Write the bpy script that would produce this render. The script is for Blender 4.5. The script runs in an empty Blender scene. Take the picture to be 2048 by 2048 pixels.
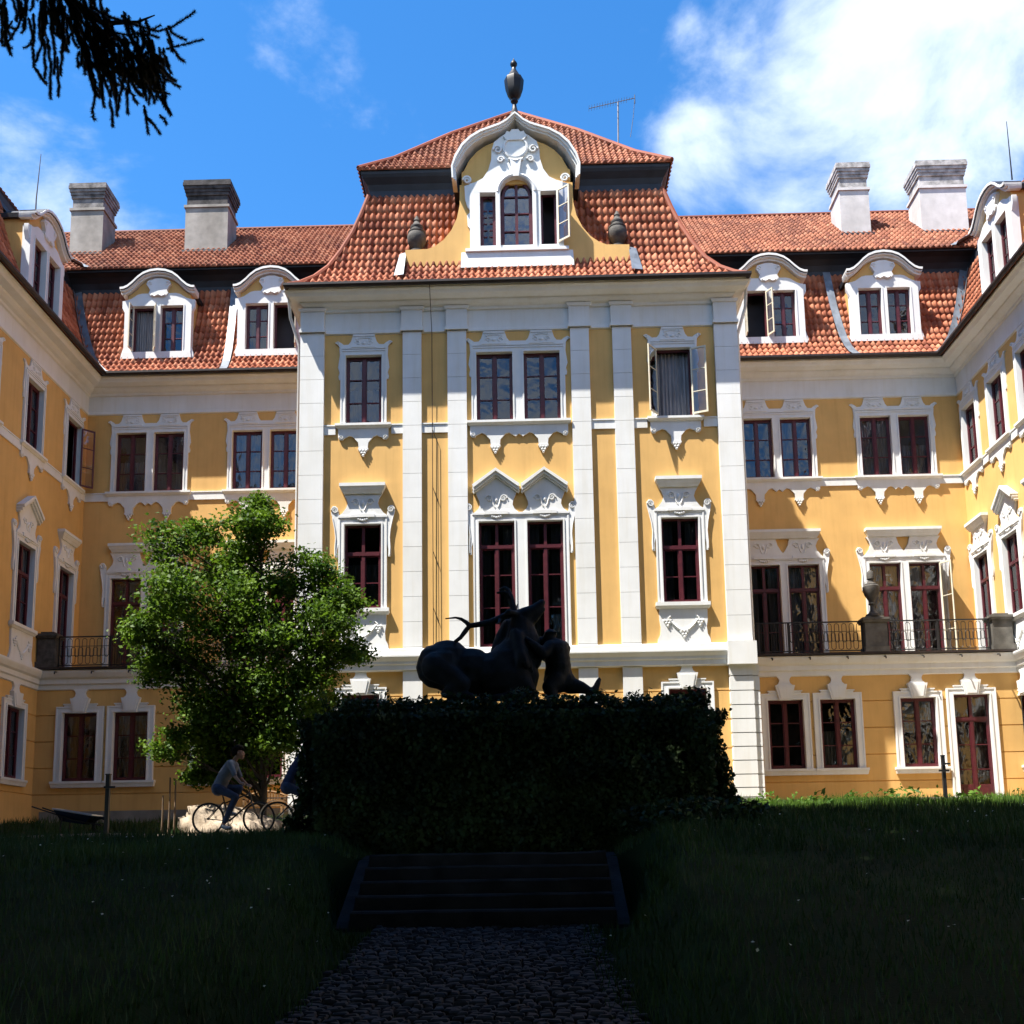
import bpy, bmesh, math, random
import numpy as np
from mathutils import Vector, Matrix
random.seed(7); rng = np.random.default_rng(11)
C = bpy.context.scene.collection
PI = math.pi
# ------------------------------------------------------------------ materials
def new_mat(name):
    m = bpy.data.materials.new(name); m.use_nodes = True
    nt = m.node_tree; b = nt.nodes['Principled BSDF']
    return m, nt, b
def rgb(c): return (c[0], c[1], c[2], 1)
def mat(name, col, rough=.7, var=.12, scale=3.0, bump=0.0, bscale=30.0, metal=0.0, spec=.4, col2=None, stretch=None, big=None):
    m, nt, b = new_mat(name); N = nt.nodes; L = nt.links
    tc = N.new('ShaderNodeTexCoord'); mp = N.new('ShaderNodeMapping'); L.new(tc.outputs['Object'], mp.inputs[0])
    if stretch: mp.inputs['Scale'].default_value = stretch
    no = N.new('ShaderNodeTexNoise'); no.inputs['Scale'].default_value = scale; no.inputs['Detail'].default_value = 6
    L.new(mp.outputs[0], no.inputs['Vector'])
    cr = N.new('ShaderNodeValToRGB'); cr.color_ramp.elements[0].position = .32; cr.color_ramp.elements[1].position = .68
    if col2 is None:
        c1 = [max(0, v*(1-var)) for v in col]; c2 = [min(1, v*(1+var)) for v in col]
    else: c1, c2 = col2, col
    cr.color_ramp.elements[0].color = rgb(c1); cr.color_ramp.elements[1].color = rgb(c2)
    L.new(no.outputs[0], cr.inputs[0]); out = cr.outputs[0]
    if big:                                                  # large soft stains (amount, scale)
        n2 = N.new('ShaderNodeTexNoise'); n2.inputs['Scale'].default_value = big[1]; n2.inputs['Detail'].default_value = 5
        mp2 = N.new('ShaderNodeMapping'); mp2.inputs['Scale'].default_value = (1, 1, .35); L.new(tc.outputs['Object'], mp2.inputs[0]); L.new(mp2.outputs[0], n2.inputs['Vector'])
        r2 = N.new('ShaderNodeValToRGB'); r2.color_ramp.elements[0].position = .35; r2.color_ramp.elements[1].position = .6
        v = 1-big[0]; r2.color_ramp.elements[0].color = (v, v*.99, v*.96, 1); r2.color_ramp.elements[1].color = (1, 1, 1, 1)
        L.new(n2.outputs[0], r2.inputs[0])
        mx = N.new('ShaderNodeMix'); mx.data_type = 'RGBA'; mx.blend_type = 'MULTIPLY'; mx.inputs[0].default_value = 1
        L.new(out, mx.inputs[6]); L.new(r2.outputs[0], mx.inputs[7]); out = mx.outputs[2]
    if big and len(big) > 2:                                 # thin rain streaks
        n4 = N.new('ShaderNodeTexNoise'); n4.inputs['Scale'].default_value = 3.2; n4.inputs['Detail'].default_value = 6; n4.inputs['Roughness'].default_value = .65
        mp4 = N.new('ShaderNodeMapping'); mp4.inputs['Scale'].default_value = (1.6, 1.6, .10); L.new(tc.outputs['Object'], mp4.inputs[0]); L.new(mp4.outputs[0], n4.inputs['Vector'])
        r4 = N.new('ShaderNodeValToRGB'); r4.color_ramp.elements[0].position = .30; r4.color_ramp.elements[1].position = .52; v = 1-big[2]
        r4.color_ramp.elements[0].color = (v, v*.985, v*.95, 1); r4.color_ramp.elements[1].color = (1, 1, 1, 1); L.new(n4.outputs[0], r4.inputs[0])
        mx = N.new('ShaderNodeMix'); mx.data_type = 'RGBA'; mx.blend_type = 'MULTIPLY'; mx.inputs[0].default_value = 1
        L.new(out, mx.inputs[6]); L.new(r4.outputs[0], mx.inputs[7]); out = mx.outputs[2]
    L.new(out, b.inputs['Base Color'])
    b.inputs['Roughness'].default_value = rough; b.inputs['Metallic'].default_value = metal
    b.inputs['Specular IOR Level'].default_value = spec
    if bump:
        n3 = N.new('ShaderNodeTexNoise'); n3.inputs['Scale'].default_value = bscale; n3.inputs['Detail'].default_value = 4
        L.new(mp.outputs[0], n3.inputs['Vector'])
        bp = N.new('ShaderNodeBump'); bp.inputs['Strength'].default_value = bump; bp.inputs['Distance'].default_value = .02
        L.new(n3.outputs[0], bp.inputs['Height']); L.new(bp.outputs[0], b.inputs['Normal'])
    return m
def leaf_mat(name, dark, light, trans=.35, scale=2.0, rough=.45):
    m, nt, b = new_mat(name); N = nt.nodes; L = nt.links
    tc = N.new('ShaderNodeTexCoord'); no = N.new('ShaderNodeTexNoise'); no.inputs['Scale'].default_value = scale; no.inputs['Detail'].default_value = 8
    L.new(tc.outputs['Object'], no.inputs['Vector'])
    cr = N.new('ShaderNodeValToRGB'); cr.color_ramp.elements[0].position = .35; cr.color_ramp.elements[1].position = .68
    cr.color_ramp.elements[0].color = rgb(dark); cr.color_ramp.elements[1].color = rgb(light)
    L.new(no.outputs[0], cr.inputs[0]); L.new(cr.outputs[0], b.inputs['Base Color'])
    b.inputs['Roughness'].default_value = rough; b.inputs['Specular IOR Level'].default_value = .3
    if trans > 0:
        t = N.new('ShaderNodeBsdfTranslucent'); L.new(cr.outputs[0], t.inputs[0])
        mx = N.new('ShaderNodeMixShader'); mx.inputs[0].default_value = trans
        L.new(b.outputs[0], mx.inputs[1]); L.new(t.outputs[0], mx.inputs[2]); L.new(mx.outputs[0], N['Material Output'].inputs[0])
    return m
def glass_mat(name, tint=.75):
    m, nt, b = new_mat(name); N = nt.nodes; L = nt.links; N.remove(b)
    tr = N.new('ShaderNodeBsdfTransparent'); tr.inputs[0].default_value = (tint, tint, tint*1.02, 1)
    gl = N.new('ShaderNodeBsdfGlossy'); gl.inputs['Roughness'].default_value = .03; gl.inputs[0].default_value = (.95, .97, 1, 1)
    tc = N.new('ShaderNodeTexCoord'); no = N.new('ShaderNodeTexNoise'); no.inputs['Scale'].default_value = 2.2
    L.new(tc.outputs['Object'], no.inputs['Vector'])
    bp = N.new('ShaderNodeBump'); bp.inputs['Strength'].default_value = .5; bp.inputs['Distance'].default_value = .03
    L.new(no.outputs[0], bp.inputs['Height']); L.new(bp.outputs[0], gl.inputs['Normal'])
    fr = N.new('ShaderNodeFresnel'); fr.inputs[0].default_value = 1.6
    ad = N.new('ShaderNodeMath'); ad.operation = 'ADD'; ad.inputs[1].default_value = .03; ad.use_clamp = True; L.new(fr.outputs[0], ad.inputs[0])
    mx = N.new('ShaderNodeMixShader'); L.new(ad.outputs[0], mx.inputs[0]); L.new(tr.outputs[0], mx.inputs[1]); L.new(gl.outputs[0], mx.inputs[2])
    L.new(mx.outputs[0], N['Material Output'].inputs[0])
    return m
M = {}
M['yellow'] = mat('ochre_plaster', (.70, .42, .142), .85, .05, 1.5, .12, 60, big=(.13, .35, .08))
M['white'] = mat('white_lime_paint', (.74, .745, .74), .75, .03, 2.0, .08, 50, big=(.08, .8, .05))
M['joint'] = mat('grey_joint', (.34, .34, .33), .9, .1)  # plain grey of the recessed joints between courses
M['red'] = mat('oxblood_window_paint', (.075, .011, .017), .4, .2, 6)
M['cream'] = mat('cream_sash_paint', (.62, .56, .42), .5, .08, 5)
M['glass'] = glass_mat('window_glass')
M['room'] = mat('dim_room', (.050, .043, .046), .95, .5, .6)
M['curtain'] = mat('curtain_cloth', (.24, .235, .25), .9, .25, 8, stretch=(3, 3, .2))
M['metal'] = mat('dark_roof_metal', (.018, .020, .027), .55, .35, 1.5, .1, 12, metal=.0)
M['lead'] = mat('lead_flashing', (.16, .18, .21), .5, .3, 2.5, .3, 8, metal=.35)
M['gutter'] = mat('brown_gutter', (.022, .014, .012), .5, .3, 3)
M['iron'] = mat('black_iron', (.012, .012, .014), .5, .2, 8)
M['stone'] = mat('grey_sandstone', (.13, .12, .105), .9, .3, 3, .4, 25, big=(.35, 1.2))
M['darkstone'] = mat('dark_weathered_stone', (.07, .063, .055), .8, .45, 5, .4, 25)
M['plinth'] = mat('grey_plinth_render', (.20, .19, .17), .95, .2, 2, .3, 30)
M['chim_w'] = mat('white_chimney_render', (.62, .59, .58), .9, .08, 3, .25, 20, big=(.25, .9))
M['chim_g'] = mat('grey_chimney_render', (.33, .30, .27), .9, .15, 3, .25, 20, big=(.3, .9))
M['chim_cap_pale'] = mat('pale_weathered_cap', (.36, .34, .33), .9, .5, 3.5, .4, 20)
M['chim_cap'] = mat('sooty_chimney_cap', (.17, .155, .15), .9, .6, 3.5, .4, 20)
M['soot'] = mat('soot_black_cap', (.045, .04, .04), .9, .7, 3.5, .4, 20)
M['finial'] = mat('black_sheet_metal', (.006, .006, .008), .5, .3, 4, spec=.25)
M['bronze'] = mat('dark_bronze', (.012, .013, .017), .68, .5, 5, .3, 25, metal=.15, spec=.25)
M['bark'] = mat('bark', (.055, .042, .03), .95, .4, 8, .6, 25, stretch=(1, 1, .25))
M['leaf'] = leaf_mat('fresh_tree_leaves', (.022, .062, .006), (.150, .250, .016), .42, 2.2, .6)
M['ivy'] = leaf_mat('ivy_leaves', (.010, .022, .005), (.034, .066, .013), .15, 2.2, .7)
M['needle'] = leaf_mat('spruce_needles', (.006, .011, .007), (.014, .024, .012), .05, 4.0, .6)
M['canopy'] = leaf_mat('canopy_leaves', (.012, .022, .006), (.028, .05, .010), .10, 1.0, .6)
M['grass'] = leaf_mat('grass_blades', (.014, .038, .006), (.036, .078, .012), .2, .7, .6)
M['sunlit_green'] = leaf_mat('grass_painted_sunlit', (.04, .10, .012), (.13, .24, .03), .35, .9, .6)  # brighter copy of the grass colour, with the sunlight painted in
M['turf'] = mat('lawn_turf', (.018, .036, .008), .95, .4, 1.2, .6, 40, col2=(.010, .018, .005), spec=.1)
M['flower'] = mat('white_daisy', (.7, .7, .6), .8, .1)
M['gravel'] = mat('courtyard_gravel', (.24, .20, .15), .95, .25, 14, .5, 60)
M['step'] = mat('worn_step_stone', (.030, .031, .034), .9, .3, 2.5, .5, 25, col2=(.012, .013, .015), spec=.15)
M['boulder'] = mat('pale_sandstone', (.40, .32, .24), .9, .45, 4, .8, 14, big=(.3, 1.5, .2))
M['wood'] = mat('weathered_wood', (.23, .13, .055), .8, .3, 3, .3, 12, stretch=(1, 6, 6))
M['stake'] = mat('stake_wood', (.16, .11, .07), .9, .3, 5)
M['skin'] = mat('skin', (.34, .19, .13), .55, .06, 6)
M['hair'] = mat('dark_hair', (.010, .008, .006), .95, .3, 30, spec=.1)
M['shirt'] = mat('grey_tshirt', (.15, .17, .21), .9, .1, 8)
M['jeans'] = mat('blue_trousers', (.040, .058, .11), .9, .2, 10)
M['jacket'] = mat('navy_jacket', (.014, .026, .085), .8, .2, 8)
M['shoe'] = mat('pale_shoe', (.42, .45, .50), .7, .1, 8)
M['tyre'] = mat('black_rubber', (.012, .012, .012), .8, .1)
M['chrome'] = mat('bright_mudguard', (.62, .63, .66), .3, .1, 5, metal=.6)
M['bikepaint'] = mat('dark_bike_paint', (.015, .015, .018), .35, .1)
M['carpaint'] = mat('dark_blue_car_paint', (.010, .016, .035), .25, .05, spec=.6)
M['galv'] = mat('galvanised_aerial', (.12, .12, .13), .45, .2, metal=.6)
def tile_mat(name="clay_pantiles", kk=1.0):
    m, nt, b = new_mat(name); N = nt.nodes; L = nt.links
    at = N.new('ShaderNodeAttribute'); at.attribute_name = 'tile_id'
    cr = N.new('ShaderNodeValToRGB'); e = cr.color_ramp.elements
    e[0].position = 0; e[0].color = (.25, .066, .032, 1); e[1].position = 1; e[1].color = (.60, .255, .14, 1)
    k = e.new(.3); k.color = (.41, .130, .060, 1); k = e.new(.7); k.color = (.50, .172, .085, 1)
    L.new(at.outputs['Fac'], cr.inputs[0])
    tc = N.new('ShaderNodeTexCoord'); no = N.new('ShaderNodeTexNoise'); no.inputs['Scale'].default_value = .5; no.inputs['Detail'].default_value = 7
    L.new(tc.outputs['Object'], no.inputs['Vector'])
    r2 = N.new('ShaderNodeValToRGB'); r2.color_ramp.elements[0].position = .35; r2.color_ramp.elements[0].color = (.66*kk, .60*kk, .58*kk, 1); r2.color_ramp.elements[1].position = .62; r2.color_ramp.elements[1].color = (kk, kk*.97, kk*.95, 1)
    L.new(no.outputs[0], r2.inputs[0])
    mx = N.new('ShaderNodeMix'); mx.data_type = 'RGBA'; mx.blend_type = 'MULTIPLY'; mx.inputs[0].default_value = 1
    L.new(cr.outputs[0], mx.inputs[6]); L.new(r2.outputs[0], mx.inputs[7]); L.new(mx.outputs[2], b.inputs['Base Color'])
    b.inputs['Roughness'].default_value = .75; b.inputs['Specular IOR Level'].default_value = .3
    return m
M['tile'] = tile_mat(); M['oldtile'] = tile_mat('old_clay_pantiles', .68)
def cobble_mat():
    m, nt, b = new_mat('cobblestones'); N = nt.nodes; L = nt.links
    tc = N.new('ShaderNodeTexCoord')
    vo = N.new('ShaderNodeTexVoronoi'); vo.inputs['Scale'].default_value = 8.5; vo.feature = 'F1'; vo.inputs['Randomness'].default_value = .6
    L.new(tc.outputs['Object'], vo.inputs['Vector'])
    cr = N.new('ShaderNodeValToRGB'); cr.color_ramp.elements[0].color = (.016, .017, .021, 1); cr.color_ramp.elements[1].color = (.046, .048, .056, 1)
    L.new(vo.outputs['Color'], cr.inputs[0]); L.new(cr.outputs[0], b.inputs['Base Color']); b.inputs['Roughness'].default_value = .7; b.inputs['Specular IOR Level'].default_value = .25
    return m
M['cobble'] = cobble_mat()
# ------------------------------------------------------------------ mesh builder
class MB:
    def __init__(s): s.v = []; s.f = []; s.m = []; s.cur = 0
    def add(s, vs, fs):
        o = len(s.v); s.v += [tuple(p) for p in vs]; s.f += [tuple(i+o for i in f) for f in fs]; s.m += [s.cur]*len(fs); return s
    def box(s, x0, x1, y0, y1, z0, z1, top=None):
        t = top or 0          # top: outset of the top rectangle in x and -y (cove-like taper)
        vs = [(x0, y0, z0), (x1, y0, z0), (x1, y1, z0), (x0, y1, z0), (x0-t, y0-t, z1), (x1+t, y0-t, z1), (x1+t, y1, z1), (x0-t, y1, z1)]
        return s.add(vs, [(0, 3, 2, 1), (4, 5, 6, 7), (0, 1, 5, 4), (1, 2, 6, 5), (2, 3, 7, 6), (3, 0, 4, 7)])
    def prism(s, poly, y0, y1, bevel=.0):
        """polygon of (x,z), extruded from y0 (front) to y1 (back)"""
        n = len(poly); a = sum(poly[i][0]*poly[(i+1) % n][1]-poly[(i+1) % n][0]*poly[i][1] for i in range(n))
        if a < 0: poly = poly[::-1]
        vs = [(x, y0, z) for x, z in poly]+[(x, y1, z) for x, z in poly]
        fs = [tuple(range(n)), tuple(range(2*n-1, n-1, -1))]+[(i, i+n, (i+1) % n+n, (i+1) % n) for i in range(n)]
        return s.add(vs, fs)
    def tube(s, pts, r, n=6, cap=True):
        pts = [Vector(p) for p in pts]; m = len(pts)
        rs = r if isinstance(r, (list, tuple)) else [r]*m
        vs = []; fs = []; up = None
        for i, p in enumerate(pts):
            t = (pts[min(i+1, m-1)]-pts[max(i-1, 0)]).normalized()
            if up is None:
                up = Vector((0, 0, 1)) if abs(t.z) < .9 else Vector((1, 0, 0))
            a = t.cross(up)
            if a.length < 1e-5: a = t.cross(Vector((0, 1, 0)))
            a.normalize(); b = a.cross(t).normalized(); up = b
            for k in range(n):
                q = 2*PI*k/n; vs.append(p+(a*math.cos(q)+b*math.sin(q))*rs[i])
        for i in range(m-1):
            for k in range(n):
                fs.append((i*n+k, i*n+(k+1) % n, (i+1)*n+(k+1) % n, (i+1)*n+k))
        if cap: fs += [tuple(range(n-1, -1, -1)), tuple((m-1)*n+k for k in range(n))]
        return s.add(vs, fs)
    def lathe(s, prof, c=(0, 0, 0), n=16):
        """profile of (r,z) turned about a vertical axis through c"""
        vs = []; fs = []; m = len(prof)
        for r, z in prof:
            for k in range(n): q = 2*PI*k/n; vs.append((c[0]+r*math.cos(q), c[1]+r*math.sin(q), c[2]+z))
        for i in range(m-1):
            for k in range(n): fs.append((i*n+k, i*n+(k+1) % n, (i+1)*n+(k+1) % n, (i+1)*n+k))
        fs += [tuple(range(n-1, -1, -1)), tuple((m-1)*n+k for k in range(n))]
        return s.add(vs, fs)
    def ball(s, c, r, n=8, sc=(1, 1, 1)):
        h = max(4, n//2); vs = []; fs = []
        for i in range(1, h):
            a = PI*i/h
            for k in range(n): q = 2*PI*k/n; vs.append((c[0]+r*sc[0]*math.sin(a)*math.cos(q), c[1]+r*sc[1]*math.sin(a)*math.sin(q), c[2]+r*sc[2]*math.cos(a)))
        t = len(vs); vs += [(c[0], c[1], c[2]+r*sc[2]), (c[0], c[1], c[2]-r*sc[2])]
        for k in range(n):
            fs.append((t, k, (k+1) % n)); fs.append((t+1, (h-2)*n+(k+1) % n, (h-2)*n+k))
            for i in range(h-2): fs.append((i*n+k, (i+1)*n+k, (i+1)*n+(k+1) % n, i*n+(k+1) % n))
        return s.add(vs, fs)
    def sweep(s, prof, path, left=True):
        """profile of (offset,z) swept along an open xy path with mitred corners; offset points to the left (or right) of travel"""
        P = [Vector(p) for p in path]; m = len(P); sg = 1 if left else -1; nrm = []
        for i in range(m):
            ds = []
            if i > 0: ds.append((P[i]-P[i-1]).normalized())
            if i < m-1: ds.append((P[i+1]-P[i]).normalized())
            ns = [Vector((-d.y, d.x))*sg for d in ds]
            v = sum(ns, Vector((0, 0))); v.normalize(); nrm.append(v/max(.2, v.dot(ns[0])))
        k = len(prof); vs = []; fs = []
        for i in range(m):
            for d, z in prof: q = P[i]+nrm[i]*d; vs.append((q.x, q.y, z))
        for i in range(m-1):
            for j in range(k-1):
                f = (i*k+j, i*k+j+1, (i+1)*k+j+1, (i+1)*k+j); fs.append(f if left else f[::-1])
        return s.add(vs, fs)
    def build(s, name, mats, parent=None, smooth=False, loc=None, rot=0, local=False):
        me = bpy.data.meshes.new(name); me.from_pydata(s.v, [], s.f)
        for mm in (mats if isinstance(mats, (list, tuple)) else [mats]): me.materials.append(M[mm] if isinstance(mm, str) else mm)
        if any(s.m): me.polygons.foreach_set('material_index', s.m)
        if smooth:
            me.polygons.foreach_set('use_smooth', [True]*len(me.polygons))
            try: me.set_sharp_from_angle(angle=math.radians(40))
            except Exception: pass
        return link(name, me, parent, loc, rot, local)
def link(name, me, parent=None, loc=None, rot=0, local=False):
    o = bpy.data.objects.new(name, me); C.objects.link(o)
    if loc: o.location = loc
    o.rotation_euler = (0, 0, rot)
    if parent is not None:
        o.parent = parent
        if not local: o.matrix_parent_inverse = Matrix.LocRotScale(parent.location, parent.rotation_euler, parent.scale).inverted()
    return o
def tag(o, label=None, cat=None, group=None, kind=None):
    if label: o['label'] = label
    if cat: o['category'] = cat
    if group: o['group'] = group
    if kind: o['kind'] = kind
    return o
def thing(name, label, cat, loc, group=None):
    o = bpy.data.objects.new(name, None); C.objects.link(o); o.location = loc; o.empty_display_size = .2
    return tag(o, label, cat, group)
def quads_mesh(name, V, mats, parent=None, kind=None, tri=False, midx=None):
    """V: (n,4,3) or (n,3,3) array of faces"""
    n, k = V.shape[:2]; me = bpy.data.meshes.new(name)
    me.vertices.add(n*k); me.vertices.foreach_set('co', V.astype(np.float32).ravel())
    me.loops.add(n*k); me.loops.foreach_set('vertex_index', np.arange(n*k, dtype=np.int32))
    me.polygons.add(n); me.polygons.foreach_set('loop_start', np.arange(0, n*k, k, dtype=np.int32)); me.polygons.foreach_set('loop_total', np.full(n, k, np.int32))
    for mm in mats: me.materials.append(M[mm])
    if midx is not None: me.polygons.foreach_set('material_index', midx.astype(np.int32))
    me.update(calc_edges=True)
    o = link(name, me, parent)
    if kind: o['kind'] = kind
    return o
# ------------------------------------------------------------------ camera
CX, ZE = .205, 1.6
Rv = Vector((0.99968405, 0.01965467, -0.01566824)); Uv = Vector((0.01841757, -0.14856969, 0.98873042)); Fv = Vector((-0.01710535, 0.9887066, 0.14888474))
cam = bpy.data.cameras.new('camera'); co = bpy.data.objects.new('camera', cam); C.objects.link(co)
mt = Matrix(((Rv.x, Uv.x, -Fv.x, CX), (Rv.y, Uv.y, -Fv.y, 0), (Rv.z, Uv.z, -Fv.z, ZE), (0, 0, 0, 1)))
co.matrix_world = mt; cam.sensor_width = 36; cam.lens = 36*2137.38/2048; cam.shift_y = (1405.22-1024)/2048
cam.clip_end = 3000; cam.clip_start = .05
bpy.context.scene.camera = co
def at(u, v, Y):
    """where the ray through a spot of the 2048 px survey photo meets the plane at depth Y"""
    k = Fv+Rv*((u-1024)/2137.38)-Uv*((v-1405.22)/2137.38)
    t = Y/k.y
    return Vector((CX, 0, ZE))+k*t
# ------------------------------------------------------------------ sun and sky
EL, AZ = math.radians(63.5), math.radians(59)
S = Vector((-math.sin(AZ)*math.cos(EL), -math.cos(AZ)*math.cos(EL), math.sin(EL)))
sun = bpy.data.lights.new('sun', 'SUN'); sun.energy = 4.9; sun.angle = math.radians(.5); sun.color = (1, .955, .87)
so = bpy.data.objects.new('sun', sun); C.objects.link(so); so.rotation_euler = S.to_track_quat('Z', 'Y').to_euler()
w = bpy.data.worlds.new('World'); bpy.context.scene.world = w; w.use_nodes = True
N = w.node_tree.nodes; L = w.node_tree.links; bg = N['Background']
sky = N.new('ShaderNodeTexSky'); sky.sky_type = 'NISHITA'; sky.sun_disc = False
sky.sun_elevation = EL; sky.sun_rotation = math.atan2(S.x, S.y); sky.altitude = 300; sky.air_density = 1.0; sky.dust_density = .15; sky.ozone_density = 4.0
def vmath(op, a, b=None):
    n = N.new('ShaderNodeVectorMath'); n.operation = op
    for i, t in enumerate((a, b)):
        if t is None: continue
        if isinstance(t, (tuple, list, Vector)): n.inputs[i].default_value = tuple(t)
        else: L.new(t, n.inputs[i])
    return n
def smath(op, a, b, clamp=False):
    n = N.new('ShaderNodeMath'); n.operation = op; n.use_clamp = clamp
    for i, t in enumerate((a, b)):
        if isinstance(t, (int, float)): n.inputs[i].default_value = t
        else: L.new(t, n.inputs[i])
    return n.outputs[0]
def ramp(x, p0, p1, interp='EASE'):
    r = N.new('ShaderNodeValToRGB'); r.color_ramp.interpolation = interp; r.color_ramp.elements[0].position = p0; r.color_ramp.elements[1].position = p1
    L.new(x, r.inputs[0]); return r.outputs[0]
tc = N.new('ShaderNodeTexCoord'); dirv = tc.outputs['Generated']
no = N.new('ShaderNodeTexNoise'); no.inputs['Scale'].default_value = 5.2; no.inputs['Detail'].default_value = 12; no.inputs['Roughness'].default_value = .58; no.inputs['Distortion'].default_value = .25
mpn = N.new('ShaderNodeMapping'); mpn.inputs['Scale'].default_value = (1, 1, 1.5); mpn.inputs['Location'].default_value = (.35, .1, .2); L.new(dirv, mpn.inputs[0]); L.new(mpn.outputs[0], no.inputs['Vector'])
def cloud(u, v, r0, r1, gain):
    d = (at(u, v, 100)-Vector((CX, 0, ZE))).normalized()
    dist = vmath('DISTANCE', dirv, d).outputs['Value']
    m = smath('SUBTRACT', 1, ramp(dist, r0, r1))                      # 1 inside, 0 outside
    return smath('MULTIPLY', m, gain)
m1 = cloud(1880, 60, .03, .25, .34)
m1b = smath('MAXIMUM', cloud(1930, 300, .0, .22, .24), cloud(1470, 90, .0, .09, .22))
m2 = cloud(90, 330, .0, .17, .10)
m3 = cloud(1390, 290, .0, .09, .20)
bias = smath('MAXIMUM', smath('MAXIMUM', m1, m1b), smath('MAXIMUM', m2, m3))
far = smath('MULTIPLY', ramp(vmath('DOT_PRODUCT', dirv, (0, -1, 0)).outputs['Value'], .2, .6), .22)    # loose cumulus in the sky behind the camera too
bias = smath('MAXIMUM', bias, far)
dens = ramp(smath('ADD', no.outputs[0], bias), .585, .87)
mixc = N.new('ShaderNodeMix'); mixc.data_type = 'RGBA'; L.new(dens, mixc.inputs[0]); 
hs = N.new('ShaderNodeHueSaturation'); hs.inputs['Saturation'].default_value = 1.28; hs.inputs['Value'].default_value = 1.04; L.new(sky.outputs[0], hs.inputs['Color'])
L.new(hs.outputs[0], mixc.inputs[6]); mixc.inputs[7].default_value = (3.7, 4.25, 5.1, 1)
L.new(mixc.outputs[2], bg.inputs[0]); bg.inputs[1].default_value = .10
sc = bpy.context.scene
sc.view_settings.view_transform = 'Standard'; sc.view_settings.look = 'None'; sc.view_settings.gamma = 1; sc.view_settings.exposure = 1.5
sc.cycles.use_denoising = True; sc.cycles.max_bounces = 6; sc.cycles.transparent_max_bounces = 12; sc.cycles.caustics_reflective = False; sc.cycles.caustics_refractive = False
# ------------------------------------------------------------------ the chateau
H = thing('chateau', 'ochre and white baroque chateau with red tiled mansard roofs round a courtyard', 'chateau', (0, 37, 3.1))
YB, YG, YR, XS = 40.03, 36.9, 34.0, 17.18
YEND = 17.0
WALLS = {'B': ((0, YB, 0), 0), 'G': ((0, YG, 0), 0), 'R': ((0, YR, 0), 0), 'L': ((-XS, 0, 0), PI/2), 'E': ((XS, 0, 0), -PI/2)}
def place(wall, x):
    """world location and turn of a spot x along a wall"""
    if wall == 'L': return (-XS, x, 0), PI/2
    if wall == 'E': return (XS, x, 0), -PI/2
    return (x, WALLS[wall][0][1], 0), 0
def wall(name, wl, x0, x1, z0, z1, holes=(), mats='yellow', depth=.24, loc=None, rot=None, grooves=()):
    """wall face with real window openings and reveals; holes are (xa,xb,za,zb); grooves are z heights of cut joints"""
    mb = MB(); xs = sorted({x0, x1, *[h[0] for h in holes], *[h[1] for h in holes]})
    g = .022; zs = {z0, z1, *[h[2] for h in holes], *[h[3] for h in holes]}
    for q in grooves: zs |= {q-g, q+g}
    zs = sorted(zs)
    for i in range(len(xs)-1):
        for j in range(len(zs)-1):
            xm = (xs[i]+xs[i+1])/2; zm = (zs[j]+zs[j+1])/2
            if any(h[0] < xm < h[1] and h[2] < zm < h[3] for h in holes): continue
            a, b, c, d = xs[i], xs[i+1], zs[j], zs[j+1]
            if any(abs(zm-q) < g for q in grooves):
                y = .035; mb.add([(a, 0, c), (b, 0, c), (b, y, c+.01), (a, y, c+.01), (a, y, d-.01), (b, y, d-.01), (b, 0, d), (a, 0, d)], [(0, 1, 2, 3), (3, 2, 5, 4), (4, 5, 6, 7)])
            else: mb.add([(a, 0, c), (b, 0, c), (b, 0, d), (a, 0, d)], [(0, 1, 2, 3)])
    mb.cur = 1
    for a, b, c, d in holes:
        mb.add([(a, 0, c), (b, 0, c), (b, 0, d), (a, 0, d), (a, depth, c), (b, depth, c), (b, depth, d), (a, depth, d)], [(0, 4, 5, 1), (1, 5, 6, 2), (2, 6, 7, 3), (3, 7, 4, 0)])
    l, r = (loc, rot) if loc else WALLS[wl]
    return mb.build(name, [mats, 'white'], H, loc=l, rot=r or 0)
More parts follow.
